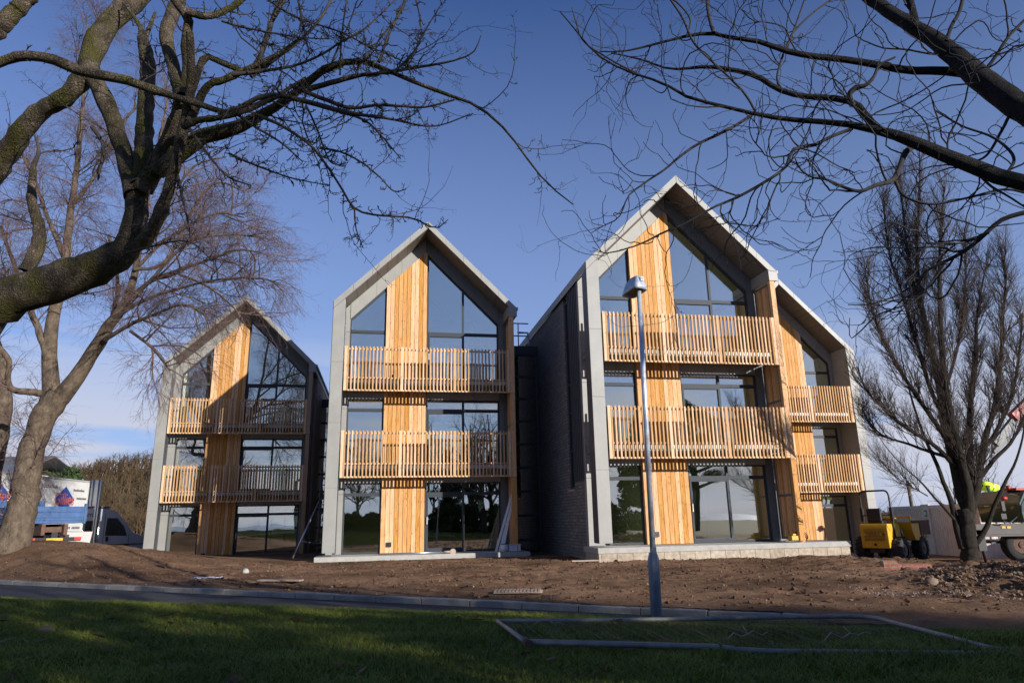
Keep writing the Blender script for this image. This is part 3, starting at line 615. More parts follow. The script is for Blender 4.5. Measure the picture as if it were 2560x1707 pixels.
# knobbly radius
kn = 1+.10*np.abs(rng.normal(size=big[1].shape)); lim = stack(fgl, 0, .028)
P1, R1 = kids(*stack(fgl, .006), 3.4, (.35, 1.3), (.5, 1.25), K=10, wander=.2, upw=.03, rmax=.45, r0=.009, tmin=.15, flat=.1)
P1b, R1b = kids(*stack(fgl, .0, .04), 4.5, (.12, .6), (.5, 1.2), K=8, wander=.28, upw=.04, rmax=.6, r0=.0055, tmin=.15)
allp = [np.concatenate([P1]), np.concatenate([R1])]
def rs(P, Rd, K): j = np.linspace(0, P.shape[1]-1, K).round().astype(int); return P[:, j], Rd[:, j]
SP, SR = [], []
for P, Rd, dens in ((P1, R1, 17), (P1b, R1b, 17), (*rs(*stack(fgl, 0, .022), 26), 34), (*rs(*stack(fgl, .03, .06), 26), 10)):
    a, b = kids(P, Rd, dens, (.03, .15), (.6, 1.4), K=5, wander=.5, upw=.12, rmax=.9, r0=.0062, tip=.75, tmin=.05); SP.append(a); SR.append(b)
S1 = (np.concatenate(SP), np.concatenate(SR)); S2 = kids(*S1, 20, (.025, .06), (.5, 1.2), K=4, wander=.5, rmax=.95, r0=.0056, tip=.9, tmin=.3)
mesh_of(localise(root, [(big[0], big[1]*kn, 14)]), 'trunk', M['bark_fg'], root)
mesh_of(localise(root, [(lim[0], lim[1]*(1+.08*np.abs(rng.normal(size=lim[1].shape))), 8), (P1, R1, 6), (P1b, R1b, 5), (*S1, 4), (*S2, 4)]), 'crown', M['twig_fg'], root)
# --- foreground right tree, long wavy twigs
RC = (1400, 0, 2.0276); RR = (2120, 400, 2.6136); fgr = []
def fr_(p, a, b): limb(fgr, *RC, p, a, b)
fr_([(2700,790,58),(2520,690,54),(2400,590,50),(2250,490,48),(2100,370,44),(1990,270,37),(1850,170,30),(1700,80,26),(1540,-30,24)], 4.4, 5.6)
fr_([(2130,400,20),(2060,372,19),(1970,362,18),(1900,362,17),(1750,355,16),(1500,310,14),(1280,285,13),(1150,260,12),(1000,210,10),(880,195,9),(770,170,8.5),(640,185,7),(500,220,5.5),(330,260,4),(200,262,3)], 5.2, 5.7)
fr_([(2700,960,36),(2520,945,34),(2400,935,32),(2250,905,32),(2080,840,30),(1900,770,27),(1750,700,24),(1620,665,18),(1520,640,15),(1300,615,12),(1150,605,11),(1000,580,9),(830,540,8),(640,490,7),(520,420,6),(390,380,5),(250,320,4.5),(150,240,4),(60,130,3),(0,60,2.5)], 4.3, 5.6)
fr_([(1660,680,17),(1600,640,16),(1560,600,16),(1500,530,15),(1400,500,14),(1250,490,12),(1120,460,12),(1000,390,12),(850,350,10),(720,340,8),(560,350,5),(400,300,4),(260,270,2.5)], 5, 6)
fr_([(1485,535,11),(1468,480,12),(1500,445,11),(1550,432,9),(1590,390,6),(1620,330,5),(1700,290,4)], 5.2, 5)
fr_([(1790,740,13),(1750,775,13),(1725,840,12),(1690,910,11),(1600,940,9),(1520,970,8),(1440,950,7),(1350,910,5.5),(1280,900,5),(1220,860,4),(1190,800,2.5)], 4.8, 4.5)
fr_([(1480,655,8),(1380,690,7.5),(1290,735,8),(1180,760,8),(1150,840,7.5),(1060,910,7),(900,1000,6.5),(780,1050,5.5),(640,1130,5),(520,1180,4.5),(400,1240,4),(230,1285,3),(165,1255,2)], 5.2, 4.4)
fr_([(970,585,7),(850,660,6.5),(700,730,6.5),(600,800,6),(530,860,5),(440,920,4.5),(350,990,4),(320,1060,3.5),(290,1110,3),(220,1145,2.5),(160,1180,2.2)], 5.3, 4.8)
limb(fgr, *RR, [(1400,300,14),(1150,345,12.5),(1000,395,12),(900,480,12),(770,590,11),(640,660,9.5),(520,720,7.5),(450,790,6),(330,880,5),(150,940,4),(0,945,2.5)], 4.6, 5.2)
limb(fgr, *RR, [(640,660,7),(560,780,6.5),(430,920,6),(200,1010,5),(90,1110,4),(20,1165,3),(8,1100,2.5),(12,1030,2)], 4.9, 5.0)
limb(fgr, *RR, [(800,570,6),(700,600,6),(600,570,5),(400,575,4),(200,570,4),(90,590,3),(0,630,2)], 4.9, 5.3)
fr_([(1700,920,7),(1730,980,6),(1790,1015,6),(1900,1035,5.5),(2080,1000,5),(2250,960,4.5),(2400,990,4)], 4.8, 4.6)
fr_([(780,168,9),(762,110,8),(750,50,8),(745,-30,8)], 5.5, 5.7)
fr_([(1960,205,8),(1985,130,7),(2020,70,7),(2050,-30,7)], 5, 5)
fr_([(1800,140,13),(1795,80,13),(1760,-40,14)], 5.3, 5.4)
fr_([(1130,460,5),(1100,400,5),(1130,280,4.5),(1190,140,4),(1250,-30,3.5)], 5.5, 5.5)
fr_([(990,565,5.5),(940,480,5.5),(860,395,5),(780,320,5),(680,220,5),(620,90,5),(540,-30,4.5)], 5.4, 5.6)
fr_([(400,380,4),(250,300,4),(120,210,3.5),(80,110,3),(60,40,2)], 5.6, 5.8)
fr_([(640,185,4),(660,100,4),(600,20,4),(520,-30,4)], 5.6, 5.6)
fr_([(1150,260,5),(1180,170,5),(1290,60,4),(1420,-30,4)], 5.5, 5.6)
fr_([(2120,400,8),(2200,300,7),(2280,180,6),(2400,60,5)], 5, 4.8)
fr_([(2250,905,7),(2300,800,6),(2200,700,5),(2040,640,4),(1900,560,3)], 4.6, 4.9)
fr_([(2100,860,6),(2180,940,5),(2280,1000,4),(2400,1080,3)], 4.6, 4.5)
fr_([(2300,540,7),(2240,660,6),(2160,790,5),(2060,830,3)], 4.8, 4.9)
root = thing('spreading_tree', 'dark smooth barked tree spreading long wavy bare branches over the upper right foreground', 'tree', (6.3, 4.0, -.9))
T0 = resample([(6.3,4,-1.3),(6.25,4,.2),(6.0,4.1,1.4),(5.0,4.3,2.1),tuple(fgr[2][0][0])], [.26,.2,.18,.12,fgr[2][1][0]], 26)
T1 = resample([(6.05,4.1,1.2),(5.9,4.2,2.6),(5.2,4.35,3.2),tuple(fgr[0][0][0])], [.17,.15,.14,fgr[0][1][0]], 26)
T2 = resample([(6.1,4.1,.9),(5.6,4.4,1.4),tuple(fgr[8][0][0])], [.08,.05,fgr[8][1][0]], 26)
T3 = resample([(5.9,4.2,2.6),(6.6,4.6,4.5),(6.2,5.4,7)], [.12,.08,.03], 26)
big = stack(fgr+[T0, T1, T2, T3], .03); lim = stack(fgr, 0, .03)
K1 = kids(*stack(fgr+[T3], .006), 3.2, (.5, 1.7), (.4, 1.15), K=16, wander=.24, upw=.0, rmax=.6, r0=.0095, tmin=.08, tip=.45)
K2 = kids(*K1, 3.4, (.25, 1.0), (.4, 1.2), K=12, wander=.27, upw=.02, rmax=.8, r0=.0065, tip=.6)
K2b = kids(*stack(fgr, 0, .03), 3.0, (.2, .9), (.4, 1.2), K=12, wander=.27, upw=.0, rmax=.8, r0=.0065, tip=.6)
K3 = kids(*[np.concatenate(q) for q in zip(K2, K2b)], 2.6, (.1, .45), (.4, 1.2), K=6, wander=.22, upw=.03, rmax=.9, r0=.0042, tip=.75)
bud = kids(*[np.concatenate(q) for q in zip(rs(*K2, 6), rs(*K3, 6))], 5, (.012, .03), (.5, 1.1), K=3, wander=.2, rmax=1.2, r0=.0055, tip=.6)
mesh_of(localise(root, [(*big, 14)]), 'trunk', M['bark_r'], root)
mesh_of(localise(root, [(*lim, 8), (*K1, 5), (*K2, 4), (*K2b, 4), (*K3, 4), (*bud, 3)]), 'crown', M['twig_r'], root)
# --- tall tree on the bank at the left, drooping fine twigs
D_ = (0, 0, .91875); fl = []
def fd(p, a, b): limb(fl, *D_, p, a, b)
fd([(14,1310,50),(26,1256,42),(40,1215,34),(52,1150,31),(66,1070,29),(88,990,27),(112,940,30),(135,905,28)], 21, 21)
fd([(108,940,24),(118,890,22),(112,820,20),(118,745,19),(135,680,17),(150,600,15),(160,500,13),(175,400,10),(185,300,8),(195,180,5),(205,60,3)], 21, 21.8)
fd([(135,915,24),(165,880,22),(205,820,19),(240,760,17),(285,700,15),(310,620,12),(330,520,9),(345,420,7),(370,310,5),(390,200,3)], 21, 20)
fd([(160,895,14),(190,850,13),(240,780,11),(262,720,9),(270,640,7),(250,540,5)], 21, 22)
fd([(285,700,10),(340,650,8),(400,625,7),(470,600,5.5),(540,575,4),(600,580,2.5)], 20.5, 19)
fd([(240,780,7),(300,745,6),(360,720,5),(420,700,4),(470,720,3)], 20.5, 19.5)
fd([(105,905,10),(70,900,9),(30,895,8),(18,870,7),(20,830,7),(0,800,7),(-30,780,6)], 21, 20)
fd([(112,830,12),(90,760,10),(60,690,9),(30,600,7),(0,520,5)], 21, 21.5)
fd([(150,600,8),(110,500,7),(80,420,5),(40,330,4)], 21.4, 22)
fd([(310,620,7),(370,560,6),(430,520,5),(500,490,4),(560,500,3)], 20.3, 20)
fd([(160,480,7),(220,400,6),(270,300,5),(330,230,4),(380,210,2.5)], 21.5, 21)
fd([(262,730,7),(330,690,6),(420,660,5),(520,640,4),(600,640,3),(640,650,2)], 20.5, 19)
fd([(340,650,6),(430,560,5),(520,540,4),(600,545,3)], 20.2, 19.6)
fd([(300,760,5),(350,800,4),(390,850,3)], 20, 19.6)
fd([(400,625,5),(480,660,4),(540,710,3),(560,740,2)], 19.8, 19.4)
fd([(310,620,7),(380,600,6),(450,470,5),(500,420,4),(560,440,3)], 20, 20)
fd([(330,540,6),(400,440,5),(450,380,4),(520,360,2.5)], 20.2, 19.8)
root = thing('deciduous_tree', 'grey trunked tree with fine drooping twigs on the soil bank beside the blue lorry', 'tree', tuple(fl[0][0][0]))
k1 = kids(*stack(fl, .03), 2.6, (1.2, 3.4), (.4, 1.1), K=12, wander=.14, upw=.03, rmax=.55, r0=.035, tmin=.22)
k1b = kids(*stack(fl[1:]), 2.0, (.8, 2.2), (.4, 1.2), K=10, wander=.16, upw=-.02, rmax=.5, r0=.018, tmin=.2)
k1 = tuple(np.concatenate(q) for q in zip(rs(*k1, 10), k1b))
k2 = kids(*k1, 7.0, (.5, 1.7), (.4, 1.1), K=8, wander=.16, upw=-.05, rmax=.6, r0=.012, tmin=.15)
k3 = kids(*k2, 8.0, (.35, 1.1), (.3, 1.0), K=6, wander=.18, upw=-.16, rmax=.8, r0=.0095, tmin=.15, tip=.5)
k4 = kids(*k3, 3.2, (.15, .45), (.3, .9), K=4, wander=.15, upw=-.12, rmax=.9, r0=.0065, tip=.6)
fq = stack(fl); mesh_of(localise(root, [(fq[0], fq[1]*np.where(fq[0][...,2] > 3, np.clip(.92-.05*fq[0][...,2], .5, .78), .76), 12)]), 'trunk', M['bark_l'], root)
mesh_of(localise(root, [(*k1, 6), (*k2, 4), (*k3, 3), (*k4, 3)]), 'crown', M['twig_l'], root)
# --- trunk at the far left edge
fl2 = []
limb(fl2, *D_, [(-66,1320,34),(-60,1260,30),(-45,1150,26),(-20,1040,22),(2,960,17),(8,900,14),(0,840,12),(-20,760,9),(-30,650,7)], 23, 23)
root = thing('bare_tree', 'trunk of another bare tree cut off by the left edge, behind the bank tree', 'tree', tuple(fl2[0][0][0]))
q1 = kids(*stack(fl2), 1.5, (1, 2.6), (.5, 1.1), K=8, wander=.2, r0=.02, tmin=.4); q2 = kids(*q1, 3, (.4, 1.2), (.4, 1.1), K=6, wander=.2, r0=.008)
mesh_of(localise(root, [(*stack(fl2), 12)]), 'trunk', M['bark_l'], root); mesh_of(localise(root, [(*q1, 5), (*q2, 4)]), 'crown', M['twig_l'], root)
# --- upright tree on the right in front of the container
RT = (2120, 400, 2.6136); RB = (2120, 1180, 5.227); fc5 = []
def f5(o, p, a, b): limb(fc5, *o, p, a, b)
f5(RB, [(1600,1320,125),(1600,1200,105),(1580,1000,95),(1560,800,95),(1545,640,90),(1520,480,80)], 20, 20)
f5(RB, [(1500,1000,50),(1430,760,42),(1390,560,36),(1330,330,30),(1240,120,26),(1180,-60,24),(1080,-270,22),(960,-560,17),(820,-1000,12),(700,-1500,7),(650,-1900,3)], 20, 20.4)
f5(RB, [(1640,950,42),(1720,860,36),(1820,700,30),(1900,470,26),(1990,260,22),(2090,60,18),(2200,-160,14),(2290,-500,11),(2330,-900,7),(2360,-1300,3)], 20, 19.2)
f5(RB, [(1390,620,18),(1260,470,16),(1110,310,14),(1000,180,12),(880,60,9),(740,-60,8),(520,-300,6),(340,-560,3)], 20, 19.4)
f5(RB, [(1040,310,8),(900,230,7),(760,150,6),(600,40,5),(500,-60,4),(380,-220,2)], 19.8, 19)
def st(pts, Y0, Y1):
    if pts[0][1] > 2100: pts = [(795, 2430, 30), (790, 2320, 32)] + pts
    f5(RT, pts, Y0, Y1)
st([(745,2200,34),(700,2000,30),(660,1850,27),(620,1650,24),(600,1500,22),(560,1300,20),(500,1050,17),(465,850,14),(450,600,11),(460,350,8),(470,100,5),(465,-60,3)], 20, 20.6)
st([(790,2200,30),(760,2050,27),(700,1800,22),(640,1500,20),(610,1200,17),(600,900,13),(600,650,10),(610,400,7),(630,180,3)], 20, 19.6)
st([(810,2200,30),(800,2000,24),(790,1850,20),(800,1600,17),(830,1300,13),(840,1050,9),(870,850,6),(900,700,3)], 20, 20.3)
st([(840,2160,28),(860,2000,22),(900,1800,18),(960,1600,15),(1000,1300,12),(1010,1050,9),(1030,800,6),(1020,640,3)], 20, 20)
st([(660,1850,16),(560,1700,14),(420,1500,12),(300,1300,10),(200,1100,8),(140,900,5),(110,700,3)], 20, 20.2)
st([(640,1700,14),(540,1500,13),(450,1200,11),(360,900,9),(280,650,6),(240,400,4),(230,250,2)], 20.2, 21)
st([(700,2000,16),(560,1860,13),(400,1760,11),(250,1640,9),(120,1500,7),(60,1350,4)], 20, 19.6)
st([(680,1950,12),(520,1900,10),(380,1850,8),(230,1800,6),(120,1700,4)], 20, 20.4)
st([(520,1100,12),(440,850,10),(390,600,8),(360,350,6),(340,120,3)], 20.4, 20.8)
st([(640,1500,10),(720,1200,9),(760,900,7),(770,650,5),(760,450,3)], 20, 20.4)
st([(880,1900,14),(980,1750,12),(1080,1500,9),(1120,1250,7),(1140,1000,4)], 20, 20.6)
st([(860,2080,14),(960,1950,12),(1060,1850,10),(1140,1700,7),(1200,1500,4)], 20, 19.7)
root = thing('upright_tree', 'bare upright tree with many rising stems, standing in front of the pale site cabin', 'tree', tuple(fc5[0][0][0]))
mn = stack(fc5); k1 = kids(mn[0][4:], mn[1][4:], 11, (.8, 2.1), (.2, .6), K=10, wander=.10, upw=.14, rmax=.6, r0=.02, tmin=.12)
k2 = kids(*k1, 9, (.3, 1.0), (.3, .75), K=7, wander=.13, upw=.16, rmax=.65, r0=.013, tmin=.12)
k3 = kids(*k2, 11, (.12, .5), (.3, .85), K=5, wander=.18, upw=.1, rmax=.8, r0=.0072, tip=.6)
mesh_of(localise(root, [(mn[0], mn[1]*.84, 10)]), 'trunk', M['bark_c'], root); mesh_of(localise(root, [(*k1, 5), (*k2, 4), (*k3, 3)]), 'crown', M['twig_c'], root)
# ---------------------------------------------------------------- generic trees (behind the camera and far off)
def bare_tree(loc, h, label, group, spread=.5, seed=0, name='bare_tree', mt='twig_c', bk='bark_c', detail=1.0):
    root = thing(name, label, 'tree', loc, 0, group)
    P, rd = resample([(0,0,-.2),(.05*h*random.uniform(-1,1)*.4,0,.2*h),(0,.04*h*random.uniform(-1,1),.5*h),(.03*h,0,.98*h)], [.035*h,.024*h,.016*h,.004*h], 20)
    T = (P[None], rd[None]); a = kids(*T, 20/h, (.42*h, .62*h), (.45, .45+spread), K=12, wander=.12, upw=.09, rmax=.62, tmin=.2, tip=.2)
    b = kids(*a, 11/h*detail**.5, (.16*h, .34*h), (.4, 1.0), K=9, wander=.17, upw=.05, rmax=.6, tmin=.2)
    c = kids(*b, 17/h*detail, (.07*h, .18*h), (.35, 1.), K=6, wander=.2, upw=.02, rmax=.7, tmin=.1, tip=.4)
    mesh_of([(*T, 10)], 'trunk', M[bk], root); mesh_of([(*a, 6), (*b, 4), (*c, 3)], 'crown', M[mt], root)
    return root
M['needle'] = mat('evergreen_foliage', (.018, .035, .014), rough=.8, nscale=1.5, col2=(.055, .085, .03), spec=.2)
def leaf_cloud(centres, radii, n, size, flat=1.0):
    i = rng.integers(0, len(centres), n); c = np.asarray(centres)[i]; r = np.asarray(radii)[i]
    d = unit(rng.normal(size=(n,3)))*(rng.random((n,1))**.45)*r[:,None] if np.ndim(radii) == 1 else unit(rng.normal(size=(n,3)))*(rng.random((n,1))**.45)*r
    p = c+d; a = unit(rng.normal(size=(n,3)))*size*rng.uniform(.6,1.3,(n,1)); b = unit(np.cross(a, rng.normal(size=(n,3))))*size*.45*flat
    V = np.stack([p-a, p+b, p+a, p-b], 1).reshape(-1, 3); F = np.arange(n*4).reshape(n, 4); return V, F
def evergreen(loc, h, wd, label, group=None, n=14000, name='evergreen', cone=True, size=.12, cat='tree'):
    root = thing(name, label, cat, loc, 0, group); cs, rs_ = [], []
    for k in range(170):
        t = random.random(); z = h*(.03+.92*t); wr = wd*((1-t)**.8 if cone else (1-t**4)**.5); a = random.uniform(0, 6.28); q = wr*random.uniform(.2, 1.0)
        cs.append((q*math.cos(a), q*math.sin(a), z)); rs_.append(wd*random.uniform(.09, .24))
    V, F = leaf_cloud(cs, rs_, n, size); fast('crown', V, F, M['needle'], root, False)
    m = MB(); m.tube([(0,0,-.3),(0,0,h*.9)], [h*.03, h*.008], 8); obj('trunk', m, M['bark_c'], root)
    return root
def pine(loc, h, label, group=None):
    root = thing('pine_tree', label, 'tree', loc, 0, group); m = MB(); m.tube([(0,0,-.3),(.1*h*.3,0,.4*h),(0,.05*h,.7*h),(.03*h,0,h*.95)], [h*.035, h*.028, h*.02, h*.008], 10)
    cs, rs_ = [], []
    for k in range(16):
        a = k*2.4; z = h*(.38+.6*(k/16)); L_ = h*.30*(1-.6*(k/16))*random.uniform(.6, 1.1); e = (L_*math.cos(a), L_*math.sin(a), z+.05*h)
        m.tube([(0,0,z-.04*h), (e[0]*.5, e[1]*.5, z), e], [h*.012, h*.009, h*.004], 6)
        for q in range(4): cs.append((e[0]*random.uniform(.6,1.15)+random.uniform(-.3,.3), e[1]*random.uniform(.6,1.15)+random.uniform(-.3,.3), e[2]+random.uniform(-.1,.4))); rs_.append((h*.085, h*.085, h*.045))
    obj('trunk', m, M['bark_c'], root); V, F = leaf_cloud(cs, rs_, 16000, .13); fast('crown', V, F, M['needle'], root, False); return root
# behind the camera: rows added to shade the lawn, trees mirrored in windows
G = 'unseen evergreen bushes added as a shading hedge'
for k in range(9):  # unseen hedge, added so its shadow covers the lawn up to the kerb
    x = 4.1+k*1.3; y = 1.9-.25*(k % 3)
    evergreen((x, y, float(Hlawn(x, y))-.1), 2.0+.12*random.random(), 1.0, 'unseen dense evergreen bush added to shade the lawn', G, 7000, 'added_hedge_bush', False, .085, 'bush')
for k, (x, y, h) in enumerate([(-4,-9,9),(4.5,-12,10),(10,-7,9),(-14,-10,11),(17,-16,12),(-22,-4,10)]):
    bare_tree((x, y, float(Hlawn(x, y))), h, 'bare tree on the slope behind the camera', 'bare trees behind the camera', .55, detail=.8)
pine((42, -28, float(Hlawn(42, -28))), 15, 'tall pine tree mirrored in the tallest block')
bare_tree((3.6, -3.4, float(Hlawn(3.6,-3.4))), 8, 'spreading bare tree close behind the camera', 'bare trees behind the camera', .7, detail=1.4)
bare_tree((7.6, -3.6, float(Hlawn(7.6,-3.6))), 8.5, 'bare tree with a forked crown close behind the camera', 'bare trees behind the camera', .7, detail=1.4)
evergreen((6.3, -5.2, float(Hlawn(6.3,-5.2))), 6.5, 1.3, 'conical evergreen mirrored in the middle block', n=12000)
evergreen((33.5, -25, float(Hlawn(33.5,-25))), 13, 4.2, 'broad dark evergreen mirrored in the narrow window of the tallest block', n=22000, size=.26)

G2 = 'low evergreen bushes added behind the camera for shade'
for k in range(8):  # low unseen row, added to shade the near lawn
    x = -2.6+k*1.15; y = -1.9-.3*(k % 2); evergreen((x, y, float(Hlawn(x, y))-.1), 1.35, .85, 'low evergreen bush added behind the camera to shade the near lawn', G2, 7000, 'added_hedge_bush', False, .085, 'bush')
G3 = 'twiggy bushes added behind the camera for shade'
M['twig_b'] = M['twig_c']
for k in range(7):  # unseen thicket, added to throw broken shade over the lawn
    x = -5+k*2.0; y = -4.2-.4*(k % 2); bare_tree((x, y, float(Hlawn(x, y))), 5.2, 'tall twiggy bush added behind the camera for broken shade', G3, .8, name='added_bare_bush', detail=3.0)

for k in range(6):  # unseen tree row, added to shade the left part of the lawn
    x = 8.8+k*1.7; y = -6-.5*(k % 2); bare_tree((x, y, float(Hlawn(x, y))), 8.2, 'densely twigged bare tree added behind the camera for shade', 'bare trees added in a row for shade', .6, detail=2.4)
# ---------------------------------------------------------------- lawn grass
M['grass'] = mat('grass_blades', (.10, .13, .018), rough=.7, nscale=1.3, col2=(.24, .27, .042), spec=.25)
def blades(n, name, label, reg, hh, wd, mt, hf=Hlawn):
    x = rng.uniform(reg[0], reg[1], n*3); y = reg[2]+(reg[3]-reg[2])*rng.random(n*3)**1.35
    ok = (np.abs(x) < .80*y+1.0) & (sdist(x, y) > sg(x)-.05); x = x[ok][:n]; y = y[ok][:n]; n = len(x)
    cl = .55+.9*vnoise(x*3.1, y*3.1, 3)*vnoise(x*.7+9, y*.7, 4)*1.6; h = hh*rng.uniform(.5, 1.35, n)*cl; z = hf(x, y)-.004
    a = rng.uniform(0, 2*np.pi, n); la = a+rng.normal(size=n)*.6+1.57; ln = rng.uniform(.4, 1.5, n)*h; w_ = wd*rng.uniform(.6, 1.4, n)
    cx, cy = np.cos(a)*w_, np.sin(a)*w_; lx, ly = np.cos(la)*ln, np.sin(la)*ln
    V = np.zeros((n, 5, 3)); V[:,0] = np.stack([x-cx, y-cy, z], -1); V[:,1] = np.stack([x+cx, y+cy, z], -1)
    V[:,2] = np.stack([x+cx*.7+lx*.35, y+cy*.7+ly*.35, z+h*.6], -1); V[:,3] = np.stack([x-cx*.7+lx*.35, y-cy*.7+ly*.35, z+h*.6], -1); V[:,4] = np.stack([x+lx, y+ly, z+h*.92], -1)
    b = np.arange(n)*5; F = np.concatenate([np.stack([b, b+1, b+2], -1), np.stack([b, b+2, b+3], -1), np.stack([b+3, b+2, b+4], -1)])
    return tag(fast(name, V.reshape(-1, 3), F, mt, None, False), label, 'grass', kind='stuff')
blades(330000, 'grass', 'short damp green grass of the shaded lawn', (-13, 9, 2.6, 14.2), .062, .0026, M['grass'])
M['straw'] = mat('dead_grass', (.12, .09, .03), rough=.8, nscale=2, col2=(.22, .17, .07))
blades(16000, 'dead_grass', 'yellowed dead blades scattered through the lawn', (-13, 9, 2.6, 14), .05, .002, M['straw'])
# ---------------------------------------------------------------- loose soil, stones
M['stone_bits'] = mat('pebbles', (.12, .075, .05), rough=.95, nscale=.6, col2=(.34, .25, .18))
M['rubble'] = mat('rubble', (.075, .045, .028), rough=1, nscale=.9, col2=(.25, .165, .105))
def scatter(n, reg, smin, smax, name, label, mt, cond, hf, pw=3):
    x = rng.uniform(reg[0], reg[1], n*2); y = rng.uniform(reg[2], reg[3], n*2); ok = cond(x, y); x = x[ok][:n]; y = y[ok][:n]; n = len(x)
    s = smin+(smax-smin)*rng.random(n)**pw; z = hf(x, y)+s*.25
    O = np.array([[1,0,0],[0,1,0],[-1,0,0],[0,-1,0],[0,0,1],[0,0,-1]], float); FF = np.array([[0,1,4],[1,2,4],[2,3,4],[3,0,4],[1,0,5],[2,1,5],[3,2,5],[0,3,5]])
    V = np.stack([x, y, z], -1)[:,None,:] + O[None]*rng.uniform(.5, 1.2, (n,6,1))*s[:,None,None]*np.array([1,1,.7])+rng.normal(size=(n,6,3))*s[:,None,None]*.25
    F = FF[None]+(np.arange(n)*6)[:,None,None]
    return tag(fast(name, V.reshape(-1,3), F.reshape(-1,3), mt, None, False), label, 'stones', kind='stuff')
M['clod'] = mat('soil_clods', (.06, .034, .022), rough=1, nscale=.9, col2=(.16, .095, .06), spec=.1)
scatter(16000, (-17, 13, 8.5, 23), .008, .05, 'soil_clods', 'crumbled clods over the bare brown soil', M['clod'], lambda x, y: sdist(x, y) < -.3, soil_h, 5)
scatter(1500, (-15, 11, 9, 22), .006, .035, 'pebbles', 'pale pebbles scattered over the bare soil', M['stone_bits'], lambda x, y: sdist(x, y) < -.3, soil_h, 4)
scatter(26000, (5.5, 14.5, 9.5, 17), .008, .055, 'rubble', 'broken stone and clay rubble heaped at the lower right', M['rubble'], lambda x, y: (x > .56*y+.9*rng.random(len(x))-.3) & (np.abs(y-(12.6+.1*(x-9))) < 2.2*rng.random(len(x))+.2), soil_h, 4)
M['grit'] = mat('grit', (.20, .14, .11), rough=1, nscale=5, col2=(.5, .40, .36), spec=.1)
scatter(9000, (4.0, 11, 7.6, 12.2), .005, .022, 'gravel', 'thin strip of pale pinkish gravel along the foot of the rubble', M['grit'], lambda x, y: (x > 5.3) & (np.abs(y-(10.9-.55*(x-6))) < .45*rng.random(len(x))+.05), soil_h, 3)
def gz(x, y): return float(soil_h(np.array(x, float), np.array(y, float)))
def gl(x, y): return float(Hlawn(np.array(x, float), np.array(y, float)))
def soil_at(px, py):                                        # where the picture ray meets the soil
    v = at(px, py, 1); y = 9.0
    while y < 40 and v.z*y > gz(v.x*y, y): y += .05
    return Vector((v.x*y, y, gz(v.x*y, y)))
def lawn_at(px, py):
    v = at(px, py, 1); y = 3.0
    while y < 14 and v.z*y > gl(v.x*y, y): y += .03
    return Vector((v.x*y, y, gl(v.x*y, y)))
def rock(name, p, r, label, mt, seed, cat='stone'):
    m = MB(); m.blob((0,0,r[2]*.5), *r, 10, 7, .16, seed); o = obj(name, m, mt, None, p); tag(o, label, cat); s = o.modifiers.new('s', 'SUBSURF'); s.levels = 1; s.render_levels = 1
    for f in o.data.polygons: f.use_smooth = True
rock('stone', lawn_at(113, 1580), (.085, .055, .035), 'flat brown stone lying in the lawn at the lower left', M['stone_bits'], 3)
rock('broken_block', soil_at(613, 1432), (.10, .08, .08), 'pale broken block on the soil behind the kerb', M['concrete'], 5)
rock('clay_lump', soil_at(580, 1437), (.12, .08, .06), 'dark lump of clay beside the pale broken block', M['clod'], 9)
rock('stone', soil_at(2330, 1462), (.11, .09, .07), 'large tan stone at the top of the rubble', M['stone_bits'], 12)
p = soil_at(560, 1456); m = MB(); n = 9
for i in range(n+1):
    for j in range(5):
        u = i/n; m.vert((u*.62-.31+.03*math.sin(j*2+i), (j/4-.5)*.22*(1+.4*math.sin(i*1.3)), .04+.05*abs(math.sin(i*1.7+j*1.1))+.03*random.random()))
for i in range(n):
    for j in range(4): q = i*5+j; m.smooth = True; m.face((q, q+5, q+6, q+1))
M['rag'] = mat('plastic_sheet', (.62, .62, .72), rough=.35); o = obj('plastic_sheet', m, M['rag'], None, soil_at(518, 1453), .1); s = o.modifiers.new('s', 'SOLIDIFY'); s.thickness = .004; tag(o, 'crumpled white plastic sheet on the soil near the kerb', 'litter')
M['board'] = mat('pale_board', (.40, .31, .24), rough=.8, var=.15, nscale=6)
m = MB(); m.box(-.5, .5, -.09, .09, 0, .025); o = obj('board', m, M['board'], None, soil_at(700, 1454)+Vector((0,0,.02)), -.25); tag(o, 'thin pale board lying flat on the soil left of the pallet boards', 'board')
m = MB()
for k in range(13): m.box(-.39+k*.06, -.352+k*.06, -.16, .16, .02, .038)
m.box(-.4, .4, -.14, -.1, 0, .02); m.box(-.4, .4, .1, .14, 0, .02)
o = obj('slatted_board', m, M['board'], None, soil_at(1296, 1485)+Vector((0,0,.03)), -.05); tag(o, 'slatted timber board half sunk in the soil left of the lamp post', 'board')
m = MB(); m.box(-.38, .38, -.12, .12, 0, .03); o = obj('board', m, M['board'], None, soil_at(1462, 1405)+Vector((0,0,.03)), .1); tag(o, 'reddish board lying just in front of the block base', 'board')
M['brick'] = brick_mat('red_brick', (.36, .12, .07), (.42, .17, .10), (.3, .26, .22), .215, .07, 'XZ', .4)
p = at(2226, 1432, 16); p.z = gz(p.x, 16)+.08; m = MB(); m.box(-.14, .14, -.2, .2, -.3, .17); m.box(.15, .8, -.15, .2, -.3, .10); o = obj('brick_footing', m, M['brick'], None, p, -.3); tag(o, 'short red brick footing sticking out of the soil below the dumper', 'brickwork')
p = p+Vector((.3, -.7, 0)); m = MB(); m.prism_xy([(-.3,-.12),(.3,-.15),(.33,.12),(-.25,.15)], 0, .05); o = obj('paving_slab', m, M['concrete'], None, (p.x, p.y, gz(p.x, p.y)-.01), .1); tag(o, 'pale slab lying below the brick footing', 'slab')
